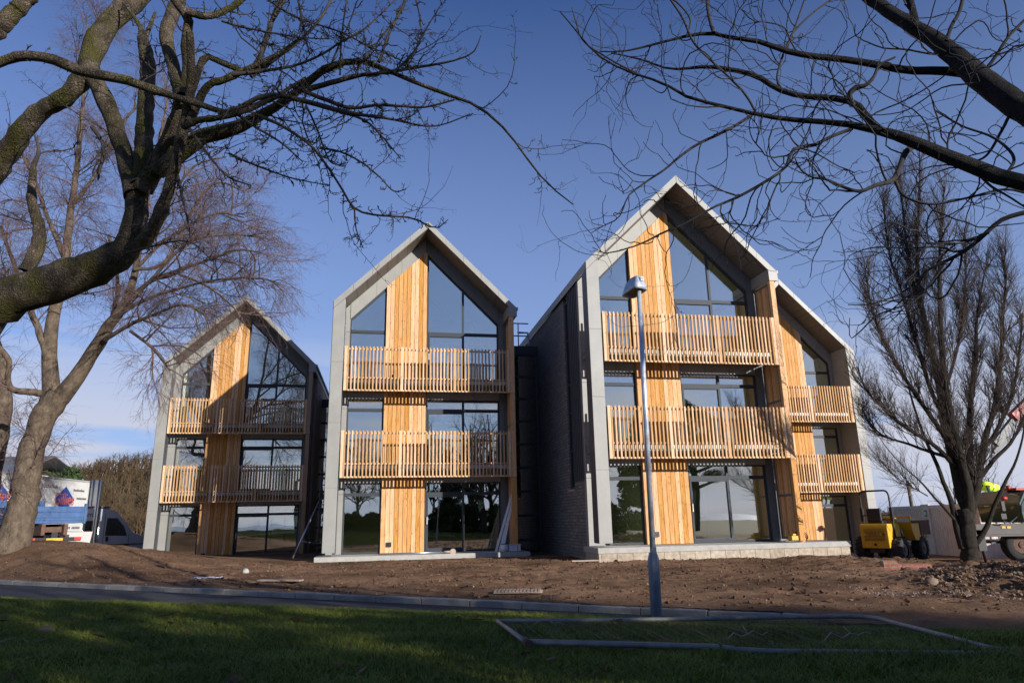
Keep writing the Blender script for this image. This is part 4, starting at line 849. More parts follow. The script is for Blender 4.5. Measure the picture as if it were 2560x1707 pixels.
# twigs on the lawn
def stick(px, py, L_, mt, label, ang, seed):
    rr = random.Random(seed); p = lawn_at(px, py); pts = [(0,0,.02)]; d = ang
    for k in range(6): d += rr.uniform(-.35, .35); q = pts[-1]; pts.append((q[0]+math.cos(d)*L_/6, q[1]+math.sin(d)*L_/6, .03+.05*rr.random()))
    m = MB(); m.tube(pts, [.006, .006, .005, .005, .004, .003, .002], 5); m.tube([pts[3], (pts[3][0]+.1*math.cos(d+1), pts[3][1]+.1*math.sin(d+1), .1)], [.004, .002], 5)
    tag(obj('stick', m, mt, None, p), label, 'stick', 'fallen sticks on the lawn')
stick(1815, 1610, .45, M['board'], 'pale bent stick lying across the fallen fence panel', .6, 1)
stick(2060, 1612, .5, M['board'], 'thin straw coloured stick near the right end of the fence panel', .1, 2)
stick(420, 1520, .45, M['stone_bits'], 'forked grey twig standing up in the lawn near the road', .3, 3)
stick(380, 1550, .35, M['twig_fg'], 'dark crooked twig in the lawn below the forked grey one', .8, 4)
stick(1330, 1573, .3, M['board'], 'short pale stick inside the left end of the fence panel', -.4, 5)
# ---------------------------------------------------------------- fallen fence panel
def c6(x, y, Y): return at(1200+x/1.729, 1350+y/1.729, Y)
root = thing('fence_panel', 'galvanised temporary fence panel with wire mesh, fallen flat on the lawn', 'fence panel', c6(205, 440, 5.0))
lo = Vector(root.location); m = MB()
def sub(ps): return [p-lo for p in ps]
near = [c6(205,440,5.0), c6(600,450,5.0), c6(1000,461,4.98), c6(1060,466,4.97), c6(1110,474,4.95), c6(1250,482,4.95), c6(1700,486,4.97), c6(2250,492,5.0), c6(2352,494,5.0), c6(2420,496,5)]
far = [c6(75,350,6.9), c6(600,345,6.95), c6(1100,335,7.0), c6(1560,328,7.0), c6(1650,329,6.98), c6(1720,337,6.85), c6(1770,352,6.6), c6(1900,385,6.1), c6(2050,425,5.6), c6(2200,465,5.2), c6(2300,480,5.02)]
m.tube(sub(near), .021, 12); m.tube(sub(far), .021, 12); m.tube(sub([c6(75,350,6.9), c6(140,397,5.9), c6(208,445,5.0)]), .019, 12)
M['dull_galv'] = mat('dull_galvanised', (.25, .255, .24), rough=.5, metal=.35, var=.25, nscale=12); obj('frame', m, M['dull_galv'], root)
m = MB(); m.tube(sub([c6(195,434,5.05), c6(212,447,4.96)]), .026, 12); m.tube(sub([c6(148,400,5.85), c6(160,408,5.7)]), .024, 12)
for a in ((1040, 462), (1105, 472)): c = c6(*a, 4.96)-lo; m.tube([c+Vector((-.006,0,0)), c+Vector((.006,0,0))], .025, 10)
obj('clamp', m, M['rust'], root); m = MB()
def lerp(a, b, t): return a*(1-t)+b*t
for k in range(56):
    t = k/56; a = lerp(c6(205,440,5.0), c6(2250,492,5.0), t); b = lerp(c6(75,350,6.9), c6(1650,329,6.98), t); e = 1.0 if t < .985 else .9
    m.tube(sub([a, lerp(a, b, .35)-Vector((0,0,.03*math.sin(k))), lerp(a, b, .7)+Vector((0,0,.02)), lerp(a, b, e)]), .0013, 3, False)
for k in range(1, 9):
    t = k/9; a = lerp(c6(205,440,5.0), c6(75,350,6.9), t); b = lerp(c6(2250,492,5.0), c6(1650,329,6.98), t); m.tube(sub([a, lerp(a, b, .5)-Vector((0,0,.015)), b]), .001, 3, False)
obj('wire_mesh', m, M['dark_zinc'], root)
# ---------------------------------------------------------------- lamp post
b = Vector((at(1641, 1539, 8.9).x, 8.9, -1.22)); top = at(1597, 722, 8.9); hgt = top.z-b.z
root = thing('lamp_post', 'grey steel lamp post with hooded lantern, standing behind the fence panel', 'lamp post', b); root.rotation_euler = (0, math.atan2(top.x-b.x, hgt), 0)
m = MB(); jz = at(1637, 1395, 8.9).z-b.z; m.tube([(0,0,-.3),(0,0,jz-.12),(0,0,jz-.02),(0,0,jz+.03),(0,0,jz+.07)], [.072,.070,.072,.060,.045], 20); m.box(-.03, .03, -.074, -.05, .45, .85)
M['post_base'] = mat('post_base_steel', (.17, .21, .28), rough=.4, metal=.2, var=.2, nscale=8); obj('base_sleeve', m, M['post_base'], root, bevel=.003)
M['post'] = mat('post_steel', (.52, .56, .62), rough=.3, metal=.3, var=.25, nscale=14)
m = MB(); m.tube([(0,0,jz+.05), (0,0,hgt*.6), (0,0,hgt+.04)], [.036, .034, .031], 20); obj('pole', m, M['post'], root)
m = MB(); rings = [(.20, .045, -.03, .08, .02), (.185, .062, -.055, .12, .03), (.11, .10, -.085, .21, .05), (.02, .125, -.10, .27, .06), (-.03, .130, -.10, .28, .06)]; idx = []
for zz, hw, t0, t1, rr_ in rings:                            # rounded rectangles lofted into a hood, open underneath
    pts = []
    for cx_, cy_, a0 in ((hw-rr_, t1-rr_, 0), (-hw+rr_, t1-rr_, 90), (-hw+rr_, t0+rr_, 180), (hw-rr_, t0+rr_, 270)):
        for a_ in (0, 30, 60, 90): pts.append((cx_+rr_*math.cos(R(a0+a_)), cy_+rr_*math.sin(R(a0+a_)), zz-(.16*(cy_) if zz < .1 else 0)))
    idx.append([m.vert(q) for q in pts])
m.face(idx[0]); m.smooth = True
for k in range(4):
    for q in range(16): j_ = (q+1) % 16; m.face((idx[k][q], idx[k+1][q], idx[k+1][j_], idx[k][j_]))
m.smooth = False
o = obj('lantern', m, M['post'], root, (-.01, 0, hgt), .55); o.scale = (.86, .86, .9); s = o.modifiers.new('s', 'SOLIDIFY'); s.thickness = .006; s.offset = -1
head = o; m = MB(); m.prism_yz([(-.05,.03),(.1,.0),(.23,-.03),(.23,.03),(.1,.07),(-.05,.09)], -.08, .08); M['bowl'] = mat('lamp_bowl', (.30, .16, .07), rough=.3); obj('lamp_bowl', m, M['bowl'], head)
m = MB(); m.box(-.03, .03, -.108, -.1, .10, .17); obj('sticker', m, M['white'], head); m = MB()
for zz in (.115, .13, .145): m.box(-.018, .012, -.111, -.1085, zz, zz+.006)
obj('sticker_print', m, M['ink'], head)
# ---------------------------------------------------------------- text
def text(s, size, mt, parent, origin, ux, uz, name='lettering', ext=.002, align='CENTER', sx=1.0):
    c = bpy.data.curves.new('t', 'FONT'); c.body = s; c.size = size; c.extrude = ext; c.align_x = align; c.align_y = 'CENTER'
    t = bpy.data.objects.new('t', c); COL.objects.link(t); dg = bpy.context.evaluated_depsgraph_get(); me = bpy.data.meshes.new_from_object(t.evaluated_get(dg)); bpy.data.objects.remove(t)
    ux = Vector(ux).normalized(); uz = Vector(uz).normalized(); nn = ux.cross(uz)
    me.transform(Matrix(((ux.x*sx, uz.x, nn.x, origin[0]), (ux.y*sx, uz.y, nn.y, origin[1]), (ux.z*sx, uz.z, nn.z, origin[2]), (0,0,0,1))))
    me.materials.clear(); me.materials.append(mt); o = bpy.data.objects.new(name, me); COL.objects.link(o); o.parent = parent; return o
def wheel(parent, x, y, z, r, wd, rim=None, lug=0, name='wheel', rimmat=None):   # axle along local y
    m = MB(); prof = [(r*.55, -wd/2), (r*.86, -wd/2), (r*.98, -wd*.38), (r, -wd*.2), (r, wd*.2), (r*.98, wd*.38), (r*.86, wd/2), (r*.55, wd/2)]; n = 28
    I = [[m.vert((x+q*math.cos(2*math.pi*k/n), y+o_, z+q*math.sin(2*math.pi*k/n))) for q, o_ in prof] for k in range(n)]; m.smooth = True
    for k in range(n):
        for j in range(len(prof)-1): a = (k+1) % n; m.face((I[k][j], I[a][j], I[a][j+1], I[k][j+1]))
    m.smooth = False
    if lug:
        for k in range(lug):
            a = 2*math.pi*k/lug
            for s_ in (-1, 1):
                aa = a+(.5*2*math.pi/lug if s_ > 0 else 0); pts = []
                for (da, yy) in ((0, .0), (.17, s_*wd*.48)): pts.append(Vector((x+r*1.01*math.cos(aa+da), y+yy, z+r*1.01*math.sin(aa+da))))
                m.tube(pts, r*.06, 4)
    w_ = obj(name, m, M['rubber'], parent); m = MB()
    for s_ in (-1, 1): m.tube([(x, y+s_*wd*.3, z), (x, y+s_*wd*.42, z)], [r*.56, r*.5], 20); m.tube([(x, y+s_*wd*.42, z), (x, y+s_*wd*.5, z)], [r*.2, r*.18], 12)
    obj('rim', m, rimmat or M['rust'], w_); return w_
# ---------------------------------------------------------------- dumper
g = at(2222, 1400, 25.0); GD = Hsoil(np.array(g.x), np.array(25.0)); GD = float(GD)
root = thing('dumper', 'yellow site dumper with black roll bar, parked beside the rightmost block', 'dumper', (g.x+.12, 25.0, GD), R(40)); root.scale = (.88, .88, .90)
m = MB(); m.prism([(-1.25,.52),(-.2,.52),(-.12,.8),(-.1,1.28),(-.2,1.38),(-1.2,1.42),(-1.28,1.3)], -.52, .52); obj('engine_cover', m, M['yellow'], root, bevel=.03)
m = MB()
for k in range(7): m.box(-1.292, -1.262, -.38, .38, .92-.0+ (k if k < 4 else k+1.9)*.05-.12, .935+(k if k < 4 else k+1.9)*.05-.12)
m.tube([(-1.28,0,.66),(-1.3,0,.66)], .05, 10); obj('vent_slots', m, M['black'], root)
text('TEREX', .15, M['ink'], root, (-1.30, .04, 1.03), (0,-1,0), (0,0,1), sx=1.25); m = MB(); m.tube([(-1.30,-.36,1.03),(-1.305,-.36,1.03)], .05, 12); obj('emblem', m, M['ink'], root)
m = MB(); m.box(-1.2, 1.3, -.28, .28, .36, .56); m.box(-.2, .5, -.34, .34, .5, .75); obj('chassis', m, M['black'], root)
m = MB(); m.box(-1.05, -.45, -.28, .28, 1.40, 1.52); m.box(-1.1, -.95, -.27, .27, 1.5, 1.98); obj('seat', m, M['black'], root, bevel=.04)
m = MB(); m.box(-.3, -.02, -.4, .4, .8, 1.62); m.prism([(-.3,1.62),(.1,1.5),(.1,1.2),(-.02,1.2)], -.4, .4); obj('dashboard', m, M['yellow'], root, bevel=.02)
m = MB(); m.tube([(-.2,0,1.6),(-.36,0,1.72)], .02, 8); ring = [(-.36+.06*math.sin(a)*.5, .19*math.cos(a), 1.72+.17*math.sin(a)) for a in [k*math.pi/8 for k in range(17)]]; m.tube(ring, .015, 6, False); obj('steering_wheel', m, M['black'], root)
m = MB(); y_ = .56; arc = [(-.75, -y_, .75), (-.78, -y_, 1.3), (-.82, -y_, 2.45)]+[(-.83, -y_+.16*(1-math.cos(a)), 2.45+.19*math.sin(a)) for a in (.5, 1.0, 1.57)]
arc = arc+[(p[0], -p[1], p[2]) for p in arc[::-1]]; m.tube(arc, .035, 10); m.tube([(-.8,-y_,1.72),(-.8,y_,1.72)], .025, 8); m.box(-.86, -.72, -y_-.05, -y_+.05, 1.5, 2.0); m.box(-.86, -.72, y_-.05, y_+.05, 1.5, 2.0); obj('roll_bar', m, M['black'], root)
m = MB()
prof = [(.25,1.15),(.45,.78),(1.25,.72),(1.95,1.28),(1.98,1.42),(.95,1.52),(.22,1.66),(.18,1.45)]
for s_ in (-.82, .79): m.prism(prof, s_, s_+.03)
for k in (0, 1, 2, 3, 7, 6):
    a, b_ = prof[k], prof[(k+1) % 8]
    if k == 6: continue
    i = [m.vert(q) for q in ((a[0],-.82,a[1]),(b_[0],-.82,b_[1]),(b_[0],.82,b_[1]),(a[0],.82,a[1]))]; m.face(i)
m.box(.15, .25, -.84, .84, 1.6, 1.68); obj('skip', m, [M['yellow']], root, bevel=.008)
m = MB(); m.box(.24, 1.96, -.86, -.825, 1.40, 1.5); m.box(.98, 1.97, -.845, -.82, .95, 1.42); obj('skip_rim', m, M['rust'], root)
m = MB(); m.tube([(.2,-.3,.6),(.5,-.3,1.05)], .05, 8); m.tube([(.5,-.3,1.05),(.62,-.3,1.25)], .03, 8); m.tube([(.1,-.45,1.2),(.35,-.5,.62)], .03, 8); obj('hydraulic_ram', m, M['galv'], root)
for x in (-.72, 1.12):
    for y_ in (-.68, .68): wheel(root, x, y_, .46, .46, .36, lug=16, rimmat=M['dark_zinc'])
# ---------------------------------------------------------------- site cabin (converted container)
Pn = at(2474, 1426, 26); Pf = at(2232, 1396, 38.5); d = (Pf-Pn); d.z = 0; LEN = 12.2; d.normalize(); zg = -2.0; cz = at(2474, 1257, 26).z-zg
ang = math.atan2(-d.y, -d.x)                               # local x runs from the far end to the near corner
far = Vector((Pn.x, Pn.y, 0))+d*LEN; root = thing('site_cabin', 'pale grimy corrugated steel site cabin with a door, behind the upright tree', 'site cabin', (far.x, far.y, zg), ang)
m = MB(); m.box(0, LEN, .05, 2.4, .05, cz-.02); m.box(0, LEN, 0, .12, 0, .16); m.box(0, LEN, 0, .1, cz-.14, cz); m.box(0, .14, 0, .14, 0, cz); m.box(LEN-.14, LEN+.003, -.003, .14, 0, cz+.01); m.box(LEN-.1, LEN+.002, .14, 2.44, cz-.13, cz+.004); m.box(LEN-.1, LEN+.002, .14, 2.44, 0, .15); m.box(0, LEN, 2.3, 2.44, cz-.14, cz)
DX = LEN-6.6
for k in range(44):
    x = .2+k*.27
    if DX-.15 < x+.1 and x < DX+1.15 or x > LEN-.3: continue
    m.prism_xy([(x,.05),(x+.05,.0),(x+.14,.0),(x+.19,.05)][::1], .16, cz-.14)
for k in range(8):
    y = .2+k*.27; m.prism_xy([(LEN-.02,y),(LEN+.03,y+.05),(LEN+.03,y+.14),(LEN-.02,y+.19)], .15, cz-.13)
obj('body', m, M['cabin'], root)
m = MB(); m.box(DX, DX+.98, -.01, .06, .14, 2.2); dr = obj('door', m, M['cabin'], root, bevel=.005)
m = MB(); m.box(DX-.07, DX, -.02, .06, .12, 2.27); m.box(DX+.98, DX+1.05, -.02, .06, .12, 2.27); m.box(DX, DX+.98, -.02, .06, 2.2, 2.27); obj('door_frame', m, M['cabin'], root)
m = MB(); m.box(DX+.06, DX+.2, -.06, -.03, 1.02, 1.05); m.box(DX+.05, DX+.08, -.05, -.01, .85, 1.1); obj('handle', m, M['black'], dr)
M['green'] = mat('sign_green', (.03, .22, .13), rough=.5, var=.05); m = MB(); m.box(DX+.3, DX+.72, -.02, -.011, 1.72, 2.02); sg_ = obj('sign', m, M['green'], dr); m = MB(); m.box(DX+.34, DX+.5, -.024, -.0205, 1.8, 1.95); m.box(DX+.53, DX+.68, -.024, -.0205, 1.84, 1.86); m.box(DX+.53, DX+.68, -.024, -.0205, 1.9, 1.92); obj('sign_print', m, M['white'], sg_)
m = MB(); m.box(DX+.4, DX+.72, -.02, -.011, 1.52, 1.68); obj('notice', m, M['yellow'], dr); m = MB(); m.tube([(DX+.6,-.011,1.08),(DX+.6,-.017,1.08)], .09, 16); obj('sticker', m, M['rag'], dr)
# lidded box by the end wall
m = MB(); m.box(-.3, .3, -.25, .25, 0, .75); m.prism_yz([(-.27,.75),(.27,.75),(.27,.85),(-.27,.95)], -.32, .32); q = Vector((Pn.x, Pn.y, 0))-d*.5; o = obj('site_box', m, M['cabin'], None, (q.x+1.1, q.y-.2, -2.0), ang+.4, .01); tag(o, 'pale lidded box standing against the end of the site cabin', 'box')
# ---------------------------------------------------------------- worker on the cabin roof
def person(loc, rz, label):
    root = thing('person', label, 'person', loc, rz)
    me = bpy.data.meshes.new('body'); V = []; E = []; Rr = []
    def j(p, r, par=None):
        V.append(p); Rr.append(r)
        if par is not None: E.append((par, len(V)-1))
        return len(V)-1
    pel = j((0,0,.52), .14); sp = j((-.2,0,.60), .14, pel); ch = j((-.46,0,.64), .16, sp); nk = j((-.62,0,.66), .06, ch); nk2 = j((-.68,0,.665), .055, nk); hd1 = j((-.76,0,.67), .085, nk2); hd2 = j((-.86,0,.655), .075, hd1)
    for s_ in (-1, 1):
        sh = j((-.50,s_*.17,.62), .065, ch); el = j((-.52,s_*.22,.34), .05, sh); wr = j((-.58,s_*.18,.09), .032, el); pm = j((-.60,s_*.175,.04), .034, wr)
        for k in range(4): f1 = j((-.625,s_*(.145+k*.018),.012), .010, pm); j((-.665+.004*k,s_*(.145+k*.018),.010), .009, f1)
        th = j((-.60,s_*.125,.03), .010, pm); j((-.625,s_*.11,.012), .009, th)
        hp = j((.02,s_*.11,.46), .10, pel); kn = j((-.06,s_*.15,.09), .075, hp); an = j((.30,s_*.15,.07), .05, kn); j((.40,s_*.15,.05), .045, an)
    me.from_pydata(V, E, []); o = bpy.data.objects.new('body', me); COL.objects.link(o); o.parent = root
    sk = o.modifiers.new('skin', 'SKIN'); lay = me.skin_vertices[0].data if me.skin_vertices else None
    if lay is None: bpy.context.view_layer.objects.active = o; me.attributes
    for k, r_ in enumerate(Rr):
        me.skin_vertices[0].data[k].radius = (r_, r_)
    me.skin_vertices[0].data[0].use_root = True; sb = o.modifiers.new('sub', 'SUBSURF'); sb.levels = 1; sb.render_levels = 1; me.materials.append(M['cloth'])
    m = MB(); m.tube([(.06,0,.54),(-.1,0,.575),(-.3,0,.62),(-.5,0,.64),(-.60,0,.66)], [.175,.185,.195,.195,.12], 14); obj('hi_vis_vest', m, M['hivis'], root)
    m = MB(); m.tube([(-.2,0,.6),(-.235,0,.61)], .202, 14); obj('reflective_band', m, M['galv'], root)
    m = MB(); m.blob((-.80,0,.70), .135, .12, .125, 14, 9); m.prism_xy([(-.98,-.08),(-.88,-.11),(-.88,.11),(-.98,.08)], .66, .675); obj('helmet', m, M['hivis'], root)
    m = MB(); m.blob((-.845,0,.635), .075, .07, .085, 10, 7); m.blob((-.91,0,.62), .02, .014, .02, 6, 5); 
    m.smooth = False; obj('face', m, M['skin'], root)
    return root
try: person(Vector((at(2492, 1250, 27).x, 27.0, zg+cz)), .25, 'person in a yellow hi-vis vest and helmet bending forward on the cabin roof')
except Exception as ex: print('person failed', ex)
# ---------------------------------------------------------------- lorry mounted crane / handler at the right edge
def cR(x, y, Y): return at(2120+x/5.227, 1180+y/5.227, Y)
o0 = cR(2300, 1250, 21.5); zg2 = float(Hsoil(np.array(o0.x), np.array(21.5)))
root = thing('crane_lorry', 'dark green crane lorry with mirrors and outrigger leg, cut off by the right edge', 'crane lorry', (o0.x, 21.5, zg2)); lo = Vector(root.location)
def lc(x, y, Y=21.5): return cR(x, y, Y)-lo
M['cab_green'] = mat('cab_green', (.015, .06, .045), rough=.35, var=.1, coat=.4)
a = lc(2230, 250); b = lc(2300, 660); m = MB(); cw = 2.2
m.prism([(a.x+.05, b.z), (a.x+cw, b.z), (a.x+cw, a.z+.05), (a.x+.25, a.z+.05), (a.x-.0, a.z-.35)], .1, 2.1); cab = obj('cab', m, M['cab_green'], root, bevel=.03)
m = MB(); m.prism([(a.x+.04, b.z+.35), (a.x+.75, b.z+.35), (a.x+.75, a.z-.12), (a.x+.26, a.z-.12), (a.x+.06, a.z-.4)], .08, .12); m.box(a.x-.02, a.x+.02, .25, 1.9, b.z+.5, a.z-.4); obj('pane', m, M['glass_dark'], cab)
m = MB(); q = lc(2240, 185); m.tube([(q.x,.5,a.z+.05),(q.x,.5,a.z+.2)], .06, 10); m.box(q.x+.1, q.x+.6, .3, .9, a.z+.05, a.z+.12); bc = obj('beacon', m, M['red'], cab)
m = MB(); p0 = lc(1700, 680); p1 = lc(2300, 810); m.box(p0.x, p1.x+2, .2, .5, p1.z, p0.z); m.box(p0.x-.02, p1.x+2, .15, .55, p1.z-.06, p1.z); M['beam'] = mat('dull_beam', (.11, .10, .095), rough=.7); bm = obj('outrigger_beam', m, M['beam'], root, bevel=.01)
for xx in (2090, 2160): m = MB(); p2 = lc(xx-28, 705); p3 = lc(xx+28, 735); m.box(p2.x, p3.x, .185, .2, p3.z, p2.z); obj('reflector', m, M['yellow'], bm)
m = MB(); l0 = lc(1790, 800); l1 = lc(1850, 1265); m.box(l0.x-.12, l0.x+.12, .2, .44, (l0.z+l1.z)/2, l0.z+.1); m.tube([(l0.x+.02,.32,l0.z),(l0.x+.1,.32,l1.z+.02)], .045, 10); m.tube([(l0.x+.1,.32,l1.z+.04),(l0.x+.1,.32,l1.z)], .16, 12); obj('outrigger_leg', m, M['black'], root)
m = MB()
for (x0, y0, x1, y1) in ((1985,380,2050,505), (1985,540,2065,610)): c0 = lc(x0, y0); c1 = lc(x1, y1); m.box(c0.x, c1.x, -.05, .03, c1.z, c0.z)
c0 = lc(2030, 330); m.tube([lc(2020,370), lc(2030,300), lc(2120,280), lc(2250,320)], .015, 6); m.tube([lc(2030,610), lc(2040,650), lc(2120,660), lc(2210,580)], .018, 6); obj('mirrors', m, M['black'], cab)
c0 = lc(2035, 340); m = MB(); m.tube([(c0.x-.07,-.02,c0.z),(c0.x+.07,-.02,c0.z)], .05, 8); obj('indicator_lamp', m, M['red'], cab)
w0 = lc(2330, 1150); wheel(root, w0.x+.25, .55, .5, .5, .32); m = MB(); m.box(p0.x+.7, p1.x+2, .6, 2, .55, p1.z-.2); obj('chassis', m, M['black'], root)
def bD(x, y, Y): return at(x/.91875, y/.91875, Y)-lo
m = MB(); s0 = bD(2285, 1020, 22.5); s1 = bD(2356, 930, 22.6); s2 = bD(2440, 850, 22.8)
def beam(m, p, q, hw, hh):
    t = (q-p).normalized(); sdv = Vector((0,1,0)); u_ = sdv.cross(t).normalized(); i = [m.vert(c+sdv*a_*hw+u_*b_*hh) for c in (p, q) for a_, b_ in ((-1,-1),(1,-1),(1,1),(-1,1))]
    for f in ((0,1,2,3),(7,6,5,4),(0,4,5,1),(1,5,6,2),(2,6,7,3),(3,7,4,0)): m.face([i[k] for k in f])
beam(m, s1-(s2-s1)*.35, s2, .13, .15); bo = obj('boom', m, M['red'], root); m = MB(); beam(m, s0, s1, .09, .11); beam(m, s0+Vector((-.1,0,-.25)), s0+Vector((.5,0,.2)), .06, .06); obj('boom_section', m, M['fascia'], bo)
m = MB(); m.tube([s2, s2+Vector((.9,0,-2.0)), (s2.x+.6, .0, a.z-1.2)], .13, 8); m.box(s2.x+.3, s2.x+.9, -.3, .3, .9, a.z-1.0); obj('crane_column', m, M['red'], root)
# ---------------------------------------------------------------- pole, wires
p0 = at(2268, 1200, 60); p1 = at(2284, 1290, 60); m = MB(); m.tube([(p1.x+.5, 60, -2.2), (p1.x, 60, p1.z), (p0.x, 60, p0.z)], [.17, .16, .12], 10); root = thing('telegraph_pole', 'leaning wooden telegraph pole with fanned wires, behind the site cabin', 'pole', (p1.x, 60, -2)); o = obj('pole', m, M['bark_l'], None); o.parent = root; o.location = -Vector(root.location)
m = MB()
for k in range(5): m.box(p0.x-.2, p0.x+.2, 59.8, 59.86, p0.z-.3-k*.5, p0.z-.24-k*.5) if k in (0, 2, 4) else None
for tx in (2170, 2195, 2235, 2300, 2330): q = at(tx, 1295, 75); m.tube([(p0.x, 60, p0.z-.2), q], .012, 4)
o = obj('wires', m, M['black'], root); o.location = -Vector(root.location)
# ---------------------------------------------------------------- left: trailer, tipper, van
T1_ = at(228, 1206, 36.0); T0_ = at(0, 1173, 28.5); d = Vector((T1_.x-T0_.x, T1_.y-T0_.y, 0)).normalized(); ztop = (T1_.z+T0_.z)/2; zb = -1.5
ang = math.atan2(d.y, d.x); L_ = 12.6; org = Vector((T1_.x, T1_.y, 0))-d*L_
root = thing('box_trailer', 'long white box trailer with blue diamond logos, its rear door swung open', 'trailer', (org.x, org.y, zb), ang); H_ = ztop-zb
m = MB(); m.box(0, L_, 0, 2.5, .45, H_); bd = obj('body', m, M['white'], root, bevel=.03)
m = MB(); m.box(-.01, L_+.01, -.012, .04, H_-.09, H_-.02); m.box(-.01, L_+.01, -.012, .04, .45, .55); m.box(L_-.05, L_+.012, -.014, .05, .45, H_); obj('edge_trim', m, M['concrete'], bd)
def uv(px, py):                                            # pixel -> (along, height) on the trailer's side
    v = at(px, py, 1); n_ = Vector((-d.y, d.x, 0)); t = org.dot(n_)/v.dot(n_); X = v*t; return (X-org).dot(d), X.z-zb
def diamond(cu, cz_, wu, hz, txt):
    m = MB(); m.prism([(cu-wu-.06,cz_),(cu,cz_-hz-.06),(cu+wu+.06,cz_),(cu,cz_+hz+.06)], -.006, .0); lg = obj('logo_border', m, M['rag'], root)
    m = MB(); m.prism([(cu-wu,cz_),(cu,cz_-hz),(cu+wu,cz_),(cu,cz_+hz)], -.011, -.006); obj('logo_diamond', m, M['navy'], root)
    text(txt, .8, M['orange'], root, (cu, -.014, cz_), (1,0,0), (0,0,1), 'logo_lettering', .002, sx=.9)
c5 = lambda x, y: (x/4.126, 1080+y/4.126)
cu, cz_ = uv(*c5(663, 695)); l_, _ = uv(*c5(560, 690)); r_, _ = uv(*c5(765, 712)); _, tz_ = uv(*c5(688, 560)); hz = tz_-cz_
diamond(cu, cz_, (r_-l_)/2, hz, 'Gillies'); cu2, cz2 = uv(*c5(-10, 525)); diamond(cu2, cz_, (r_-l_)/2, hz, 'Gillies')
a_, b_ = uv(*c5(512, 552)); text('gillies.co.uk', .30, M['ink'], root, (a_, -.008, b_), (1,0,.0), (0,0,1)); a_, b_ = uv(*c5(812, 605)); text('Edinburgh &', .16, M['ink'], root, (a_, -.008, b_), (1,0,0), (0,0,1)) if False else None
a_, b_ = uv(*c5(812, 605)); 
m = MB()
for k in range(9): m.box(a_-.5+k*.12, a_-.42+k*.12, -.008, 0, b_-.04, b_+.05*(1 if k % 3 else 1.6))
for k in range(8): m.box(a_-.1+k*.12, a_-.02+k*.12, -.008, 0, b_-.42, b_-.33)
a2, b2 = uv(*c5(730, 985))
for k in range(12): m.box(a2-.7+k*.13, a2-.62+k*.13, -.008, 0, b2-.06, b2+.05) if k != 5 else None
obj('small_print', m, M['ink'], root)
m = MB(); m.box(L_-.03, L_+.06, -.52, -.03, .4, H_+.05); m.box(L_+.06, L_+.1, -.5, -.06, .45, H_); dr = obj('open_door', m, M['white'], root); m = MB()
for y_ in (-.42, -.15): m.tube([(L_-.06, y_, .4), (L_-.06, y_, H_+.05)], .03, 8)
obj('lock_bar', m, M['galv'], dr)
for x in (L_-1.6, L_-2.9, L_-4.2): wheel(root, x, .2, .48, .48, .3, rimmat=M['galv'])
# blue tipper
c0 = at(*c5(560, 940), 25); root = thing('tipper_lorry', 'blue dropside tipper lorry seen from behind, parked beyond the bank tree', 'tipper lorry', (c0.x, 25, -1.25), R(145)); lo = Vector(root.location)
e_ = at(*c5(780, 960), 25.0); bz0 = c0.z+1.25; bzt = at(*c5(545, 765), 25).z+1.25; bh = bzt-bz0; mtop = at(*c5(545, 765), 25)
# local: x forward (towards upper left of picture), y to its left; the rear board faces the camera's right
m = MB(); W2 = 1.0; Lb = 3.6
m.box(0, Lb, -W2, W2, bz0, bz0+.1); m.box(0, .05, -W2, W2, bz0+.1, bz0+bh); m.box(.05, Lb, W2-.05, W2, bz0+.1, bz0+bh); m.box(.05, Lb, -W2, -W2+.05, bz0+.1, bz0+bh); m.box(Lb-.05, Lb, -W2, W2, bz0+.1, bz0+bh+.3)
for y_ in (-W2-.02, W2-.06): m.box(-.03, .07, y_, y_+.08, bz0-.02, bz0+bh+.1)
for k in range(1, 5): m.box(k*.7, k*.7+.06, W2, W2+.03, bz0, bz0+bh)
for zz in (.15, .3): m.box(-.02, 0, -W2+.1, W2-.1, bz0+zz*bh*2.2, bz0+zz*bh*2.2+.03); m.box(.1, Lb, W2, W2+.015, bz0+zz*bh*2.2, bz0+zz*bh*2.2+.03)
obj('load_bed', m, M['blue'], root, bevel=.008)
m = MB(); m.box(-.1, 5.0, -.42, -.3, bz0-.4, bz0-.02); m.box(-.1, 5.0, .3, .42, bz0-.4, bz0-.02); m.box(.1, 1.5, -.3, .3, bz0-.3, bz0-.12); m.tube([(.9,-.9,.42),(.9,.9,.42)], .09, 8); ch = obj('chassis', m, M['rust'], root)
m = MB(); m.box(-.2, -.12, -.85, .85, bz0-.62, bz0-.48); m.box(-.16, -.1, -.1, .1, bz0-.5, bz0-.3); obj('bumper', m, M['black'], root)
for y_ in (-.85, .62): m = MB(); m.box(-.24, -.2, y_, y_+.23, bz0-.6, bz0-.48); obj('tail_light', m, M['red'], root)
m = MB(); m.box(-.23, -.2, -.25, .27, bz0-.62, bz0-.5); obj('number_plate', m, M['yellow'], root)
m = MB(); m.prism([(Lb+.1,.5),(Lb+1.7,.5),(Lb+1.7,1.1),(Lb+1.45,1.9),(Lb+1.2,2.1),(Lb+.1,2.1)], -.95, .95); cb = obj('cab', m, M['blue'], root, bevel=.04); m = MB(); m.box(Lb+.4, Lb+1.2, .95, .965, 1.25, 1.9); m.box(Lb+.4, Lb+1.2, -.965, -.95, 1.25, 1.9); obj('pane', m, M['glass_dark'], cb)
for x in (.9, Lb+.9):
    for y_ in (-.75, .75): wheel(root, x, y_, .38, .38, .28, rimmat=M['galv'])
